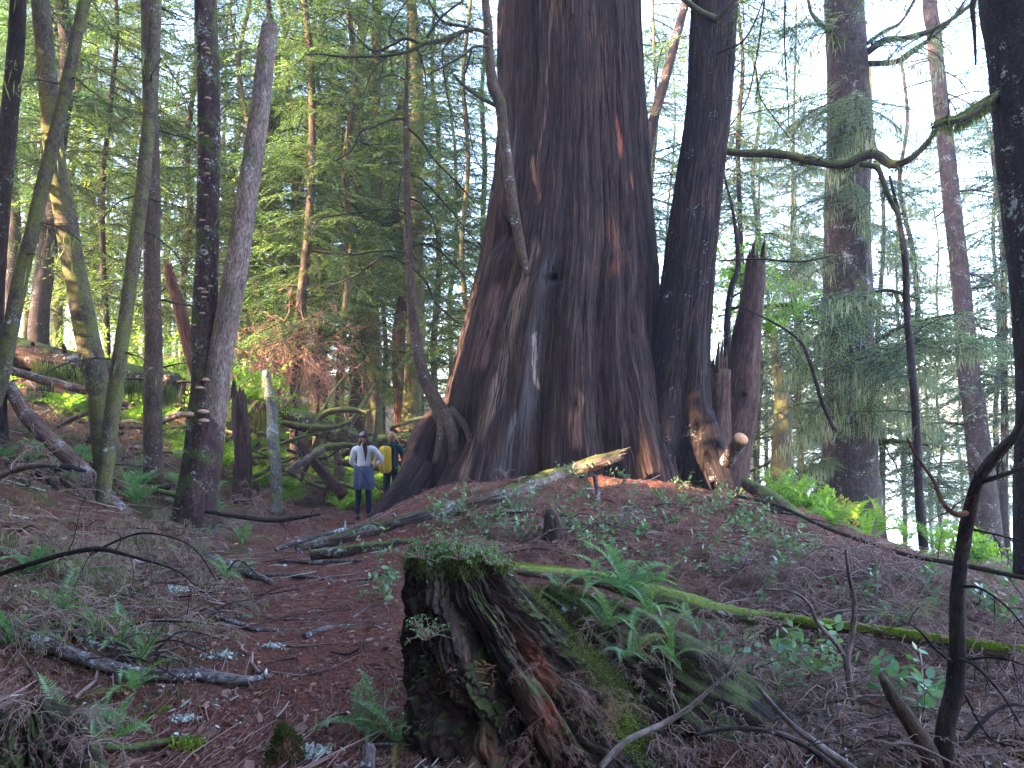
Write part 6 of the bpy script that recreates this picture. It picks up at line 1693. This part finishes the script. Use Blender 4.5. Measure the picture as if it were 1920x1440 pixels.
# tufts of white lichen and pale fungi one can single out on the path
lich_spots = [(330, 1108, 'white torn lichen tuft on the bank above the path', .05), (460, 1157, 'small white mushroom like tuft in the middle of the path', .03), (512, 1213, 'flat white flake on the path left of the huge stump', .035), (415, 1232, 'pale green lichen tuft above right end of white lichened branch', .05), (580, 1415, 'pale lichen tuft at the bottom edge of the path', .05), (345, 1350, 'white curled lichen beside the dark rotting branch', .035),
              (65, 1420, 'white tuft in the lower left corner', .03), (975, 960, 'hanging white lichen clump on the mound stick', .07), (455, 1105, 'pale tuft near the white crumbled branch', .025), (1190, 960, 'white lichened twig end below the second cedar', .04), (590, 1150, 'white speckled tuft close to the huge stump', .025), (325, 1192, 'small white tuft in front of the broad fern', .022), (350, 1400, 'yellow moss tuft on the bottom of the path', .05)]
for i, (px, py, lab, s) in enumerate(lich_spots):
    rng = np.random.default_rng(950 + i)
    n = 160; p = G(px, py)
    c = rng.normal(size=(n, 3)) * np.array([s, s * .6, s * .22]); c[:, 2] = np.abs(c[:, 2])
    V, Q = diamonds(c, rng.normal(size=(n, 3)) + [0, 0, .3], rng.normal(size=(n, 3)), s * rng.uniform(.3, .9, n), s * .28)
    g = Geo(); g.add(V, Q)
    o = link('lichen_tuft', g.mesh('lichen_tuft', M['mossfuzz'] if 'yellow' in lab else M['lichenwhite'])); o.location = p
    tag(o, lab, 'lichen', group='pale lichen tufts on the ground')
# ------------------------------------------------------------------ the two hikers
def skin(name, joints, edges, material, parent, sub=2, off=(0, 0, 0)):
    me = bpy.data.meshes.new(name)
    me.from_pydata([tuple(j[:3]) for j in joints], edges, [])
    o = bpy.data.objects.new(name, me); COL.objects.link(o)
    md = o.modifiers.new('skin', 'SKIN'); md.use_smooth_shade = True
    sv = me.skin_vertices[0].data
    for i, j in enumerate(joints):
        r = j[3]; sv[i].radius = (r, j[4] if len(j) > 4 else r)
    sv[0].use_root = True
    if sub:
        m2 = o.modifiers.new('sub', 'SUBSURF'); m2.levels = sub; m2.render_levels = sub
    dg = bpy.context.evaluated_depsgraph_get()
    nm = bpy.data.meshes.new_from_object(o.evaluated_get(dg))
    bpy.data.objects.remove(o); 
    nm.materials.clear(); nm.materials.append(material); nm.name = name
    r = link(name, nm, parent, off)
    return r


def blob(name, c, rad, material, parent, n=24, m=16, fn=None):
    th = np.linspace(0, math.pi, m); ph = np.linspace(0, 2 * math.pi, n, endpoint=False)
    T, Pp = np.meshgrid(th, ph, indexing='ij')
    X = np.stack([np.sin(T) * np.cos(Pp), np.sin(T) * np.sin(Pp), np.cos(T)], -1)
    if fn is not None: X = fn(X)
    V = (X * np.array(rad) + np.array(c)).reshape(-1, 3)
    i = np.arange(m - 1)[:, None] * n; k = np.arange(n)[None]; k2 = (k + 1) % n
    Q = np.stack([i + k, i + n + k, i + n + k2, i + k2], -1).reshape(-1, 4)
    return link(name, mesh(name, V, [Q], material), parent)

def fabric(name, c, scale=35, var=.2): return plain(name, c, .85, scale, var, .3, .2)
skinm = plain('skin', (.50, .30, .22), .6, 12, .08, .05)
white = fabric('white_cotton', (.62, .64, .70), 9, .12); denim = fabric('blue_grey_fleece', (.085, .115, .20), 12, .25); navy = fabric('navy_leggings', (.018, .028, .075), 12, .3)
capm = fabric('dark_cap_cloth', (.015, .016, .04)); hairb = plain('brown_hair', (.05, .025, .017), .6, 40, .5, .6); hairbl = plain('blond_hair', (.27, .17, .085), .6, 40, .45, .6)
teal = fabric('dark_teal_jacket', (.010, .060, .075), 10, .3); yel = fabric('yellow_dry_bag', (.62, .42, .02), 8, .15); blk = fabric('black_strap', (.012, .013, .02)); lime = fabric('lime_cloth', (.25, .50, .05)); dpant = fabric('dark_trousers', (.015, .02, .035)); shoe = fabric('grey_shoe', (.09, .09, .10))


def fingers(joints, edges, wrist_i, wrist, d, side, s=1.0):
    """adds palm, four fingers and thumb"""
    d = nrm(np.array(d)); side = nrm(np.array(side)); n0 = len(joints)
    palm = wrist + d * .06
    joints.append((*palm, .026, .014)); edges.append((wrist_i, n0))
    for k in range(4):
        b = palm + side * (-.026 + .0175 * k) + d * .02
        L = (.062, .072, .066, .052)[k]
        i = len(joints)
        nrmv = np.cross(d, side)
        joints += [(*b, .0085), (*(b + d * L * .5 + nrmv * .008), .008), (*(b + d * L * .9 + nrmv * .028), .0065)]
        edges += [(n0, i), (i, i + 1), (i + 1, i + 2)]
    i = len(joints)
    b = wrist + d * .025 - side * .03
    joints += [(*b, .010), (*(b + d * .03 - side * .018), .0085), (*(b + d * .055 - side * .02), .007)]
    edges += [(wrist_i, i), (i, i + 1), (i + 1, i + 2)]


def hiker(root, Lsh, Lel, Lwr, Rsh, Rel, Rwr, head_turn, lfoot, rfoot):
    j = [(0, 0, .93, .13, .10), (0, .0, 1.08, .115, .085), (0, 0, 1.25, .145, .095), (0, .0, 1.38, .12, .08), (0, .01, 1.455, .05), (0, .02, 1.53, .055), (0, .03, 1.61, .078, .09), (0, .03, 1.67, .062, .075)]
    e = [(i, i + 1) for i in range(7)]
    for sh, el, wr in ((Lsh, Lel, Lwr), (Rsh, Rel, Rwr)):
        i = len(j); j += [(*sh, .05), (*el, .038), (*wr, .026)]; e += [(3, i), (i, i + 1), (i + 1, i + 2)]
        d = nrm(np.array(wr) - np.array(el)); side = nrm(np.cross(d, [0, 0, 1.0]))
        fingers(j, e, i + 2, np.array(wr), d, side)
    for s, ft in ((-1, lfoot), (1, rfoot)):
        i = len(j); kn = ((s * .085 + ft[0]) / 2 + s * .005, ft[1] / 2 + .03, .50)
        j += [(s * .085, 0, .86, .085), (*kn, .055), (ft[0], ft[1], .10, .03), (ft[0] + s * .01, ft[1] + .10, .04, .03, .02)]
        e += [(0, i), (i, i + 1), (i + 1, i + 2), (i + 2, i + 3)]
    body = skin('body', j, e, skinm, root)
    return body


# hiker in white with the jacket round her waist
hp = P(681, 968, 15.7)
h1 = thing('person', 'hiker in white long sleeved top and dark cap with blue jacket tied round the waist', 'person', hp)
Ls, Le, Lw = (-.185, 0, 1.38), (-.24, .07, 1.10), (-.10, .22, 1.0)
Rs, Re, Rw = (.185, 0, 1.38), (.36, -.03, 1.16), (.16, .02, 1.0)
hiker(h1, Ls, Le, Lw, Rs, Re, Rw, 0, (-.11, 0), (.10, .03))
skin('shirt', [(0, 0, .98, .15, .115), (0, 0, 1.12, .145, .105), (0, 0, 1.26, .17, .115), (0, 0, 1.39, .135, .09), (0, .01, 1.44, .065, .06),
               (*Ls, .068), ((Ls[0] + Le[0]) / 2, .025, 1.24, .064), (*Le, .060), ((Le[0] * .4 + Lw[0] * .6), .14, 1.03, .05), 
               (*Rs, .068), (.28, -.015, 1.27, .064), (*Re, .062), (.25, -.005, 1.07, .052)],
     [(0, 1), (1, 2), (2, 3), (3, 4), (3, 5), (5, 6), (6, 7), (7, 8), (3, 9), (9, 10), (10, 11), (11, 12)], white, h1)
skin('leggings', [(0, 0, .95, .14, .11), (-.085, 0, .84, .098), (-.10, .02, .50, .066), (-.11, 0, .07, .044), (.085, 0, .84, .098), (.098, .045, .50, .066), (.10, .03, .07, .044)],
     [(0, 1), (1, 2), (2, 3), (0, 4), (4, 5), (5, 6)], navy, h1)
# jacket skirt
n = 40; rows_ = []
for q, (z, rx, ry) in enumerate([(1.04, .165, .130), (1.01, .175, .14), (.93, .185, .155), (.82, .19, .165), (.70, .19, .17), (.60, .185, .17), (.585, .175, .16)]):
    a = np.linspace(-math.pi * 1.28, math.pi * .28, n)
    w = 1 + (.04 + .02 * q) * np.sin(a * 7 + q * .3) * (q > 0)
    rows_.append(np.stack([np.cos(a) * rx * w, np.sin(a) * ry * w, np.full(n, z) + .012 * np.sin(a * 3)], 1))
V = np.array(rows_); V2 = V * np.array([.95, .95, 1])
VV = np.concatenate([V.reshape(-1, 3), V2.reshape(-1, 3)]); m_ = len(rows_)
i = np.arange(m_ - 1)[:, None] * n; k = np.arange(n - 1)[None]
Q = np.stack([i + k, i + k + 1, i + n + k + 1, i + n + k], -1).reshape(-1, 4)
E = np.stack([np.arange((m_ - 1) * n, m_ * n - 1), np.arange((m_ - 1) * n, m_ * n - 1) + 1, np.arange((m_ - 1) * n, m_ * n - 1) + 1 + m_ * n, np.arange((m_ - 1) * n, m_ * n - 1) + m_ * n], 1)
jk = link('tied_jacket', mesh('tied_jacket', VV, [np.concatenate([Q, Q[:, ::-1] + m_ * n, E])], denim), h1)
skin('sleeve_cord', [(-.15, -.13, 1.0, .008), (-.02, -.19, .95, .008), (.06, -.20, .82, .008), (.10, -.195, .70, .008), (.14, -.16, .66, .008)], [(0, 1), (1, 2), (2, 3), (3, 4)], capm, jk, 1)
blob('hair', (0, .01, 1.60), (.088, .098, .105), hairb, h1)
skin('ponytail', [(0.01, -.08, 1.60, .045, .03), (.015, -.12, 1.52, .05, .028), (.03, -.125, 1.42, .05, .025), (.045, -.125, 1.32, .035, .02), (.04, -.12, 1.22, .018, .012), (.045, -.12, 1.14, .006)], [(i, i + 1) for i in range(5)], hairb, h1)
skin('loose_hair', [(-.06, -.05, 1.58, .03), (-.075, -.07, 1.50, .028), (-.08, -.08, 1.43, .012)], [(0, 1), (1, 2)], hairb, h1)
skin('loose_hair', [(.07, -.04, 1.58, .03), (.085, -.05, 1.50, .028), (.09, -.06, 1.42, .012)], [(0, 1), (1, 2)], hairb, h1)
blob('cap', (-.005, .01, 1.635), (.091, .104, .10), capm, h1, fn=lambda X: np.concatenate([X[..., :2], np.maximum(X[..., 2:], -.15)], -1))
cb = blob('cap_brim', (-.11, .07, 1.622), (.055, .05, .010), capm, h1)
for s, f in ((-1, (-.11, 0)), (1, (.10, .03))):
    blob('shoe', (f[0] + s * .01, f[1] + .05, .045), (.056, .155, .062), shoe, h1, fn=lambda X: np.concatenate([X[..., :2], np.maximum(X[..., 2:], -.8)], -1))
h1.rotation_euler = (0, 0, .12)
h1.scale = (1.03, 1.03, 1.02)

# hiker in teal with the yellow pack
hp2 = P(733, 968, 16.5); 
h2 = thing('person', 'blond hiker in dark teal jacket carrying a yellow pack, half hidden behind the cedar root', 'person', hp2)
Ls, Le, Lw = (-.185, 0, 1.38), (-.25, .06, 1.12), (-.12, .26, 1.04)
Rs, Re, Rw = (.19, 0, 1.38), (.27, .02, 1.10), (.22, .16, .92)
hiker(h2, Ls, Le, Lw, Rs, Re, Rw, 0, (-.12, 0), (.10, .04))
skin('jacket', [(0, 0, .86, .165, .13), (0, 0, 1.0, .17, .13), (0, 0, 1.15, .17, .125), (0, 0, 1.28, .18, .125), (0, 0, 1.39, .15, .105), (0, .0, 1.47, .085, .08),
                (*Ls, .08), ((Ls[0] + Le[0]) / 2, .03, 1.25, .074), (*Le, .068), (-.15, .20, 1.06, .054), (*Rs, .08), (.24, .01, 1.24, .078), (*Re, .07), (.235, .12, .97, .055)],
     [(0, 1), (1, 2), (2, 3), (3, 4), (4, 5), (4, 6), (6, 7), (7, 8), (8, 9), (4, 10), (10, 11), (11, 12), (12, 13)], teal, h2)
skin('trousers', [(0, 0, .92, .145, .115), (-.085, 0, .84, .10), (-.105, .02, .5, .075), (-.12, 0, .10, .06), (.085, 0, .84, .10), (.098, .05, .5, .075), (.10, .04, .10, .06)], [(0, 1), (1, 2), (2, 3), (0, 4), (4, 5), (5, 6)], dpant, h2)
blob('hair', (0, .0, 1.60), (.095, .10, .118), hairbl, h2)
skin('ponytail', [(-.01, -.09, 1.66, .03), (-.015, -.13, 1.60, .032), (-.03, -.13, 1.52, .022), (-.05, -.12, 1.46, .008)], [(0, 1), (1, 2), (2, 3)], hairbl, h2)
skin('collar', [(-.08, -.03, 1.47, .035), (0, -.08, 1.47, .035), (.08, -.03, 1.47, .035), (.05, .06, 1.45, .03), (-.05, .06, 1.45, .03)], [(0, 1), (1, 2), (2, 3), (3, 4), (4, 0)], teal, h2, 1)
pack = blob('pack', (-.10, -.24, 1.12), (.14, .11, .30), yel, h2, 28, 20, fn=lambda X: np.sign(X) * np.abs(X) ** .55)
blob('pack_top', (-.07, -.21, 1.42), (.14, .09, .045), blk, pack, 20, 10, fn=lambda X: np.sign(X) * np.abs(X) ** .7)
blob('pack_panel', (.055, -.21, 1.16), (.05, .10, .24), blk, pack, 20, 12, fn=lambda X: np.sign(X) * np.abs(X) ** .6)
skin('strap', [(-.12, -.33, 1.42, .012), (-.13, -.365, 1.12, .012), (-.12, -.33, .84, .012)], [(0, 1), (1, 2)], plain('pale_strap', (.5, .48, .35)), pack, 1)
skin('strap', [(.10, -.14, 1.44, .02, .01), (.15, -.06, 1.36, .02, .01), (.15, -.12, 1.1, .02, .01)], [(0, 1), (1, 2)], blk, pack, 1)
blob('lime_pouch', (.17, -.11, .90), (.035, .03, .10), lime, h2, 12, 10)
for s, f in ((-1, (-.12, 0)), (1, (.10, .04))):
    blob('shoe', (f[0] + s * .01, f[1] + .05, .045), (.056, .155, .062), shoe, h2, fn=lambda X: np.concatenate([X[..., :2], np.maximum(X[..., 2:], -.8)], -1))
h2.rotation_euler = (0, 0, .05)
h2.scale = (.99, .99, .97)
for h_ in (h1, h2):
    h_.location.z = float(H(h_.location.x, h_.location.y)) - .01
print('hikers at', h1.location, h2.location)

# ------------------------------------------------------------------ damp forest air
def build_haze():
    m = bpy.data.materials.new('haze'); m.use_nodes = True
    nt = m.node_tree; nt.nodes.clear()
    out = nt.nodes.new("ShaderNodeOutputMaterial")
    v = nt.nodes.new("ShaderNodeVolumePrincipled")
    v.inputs['Color'].default_value = (0.86, 0.9, 1.0, 1)
    v.inputs['Density'].default_value = 0.0015
    v.inputs['Anisotropy'].default_value = 0.2
    nt.links.new(v.outputs[0], out.inputs['Volume'])
    x0, x1, y0, y1, z0, z1 = -150, 150, -45, 150, -15.5, 30
    V = [(x, y, z) for z in (z0, z1) for y in (y0, y1) for x in (x0, x1)]
    Q = [[0, 2, 3, 1], [4, 5, 7, 6], [0, 1, 5, 4], [2, 6, 7, 3], [0, 4, 6, 2], [1, 3, 7, 5]]
    o = link('haze', mesh('haze', V, [np.array(Q)], m, smooth=False))
    tag(o, 'thin pale damp air brightening the far woods', 'haze', kind='stuff')
build_haze()
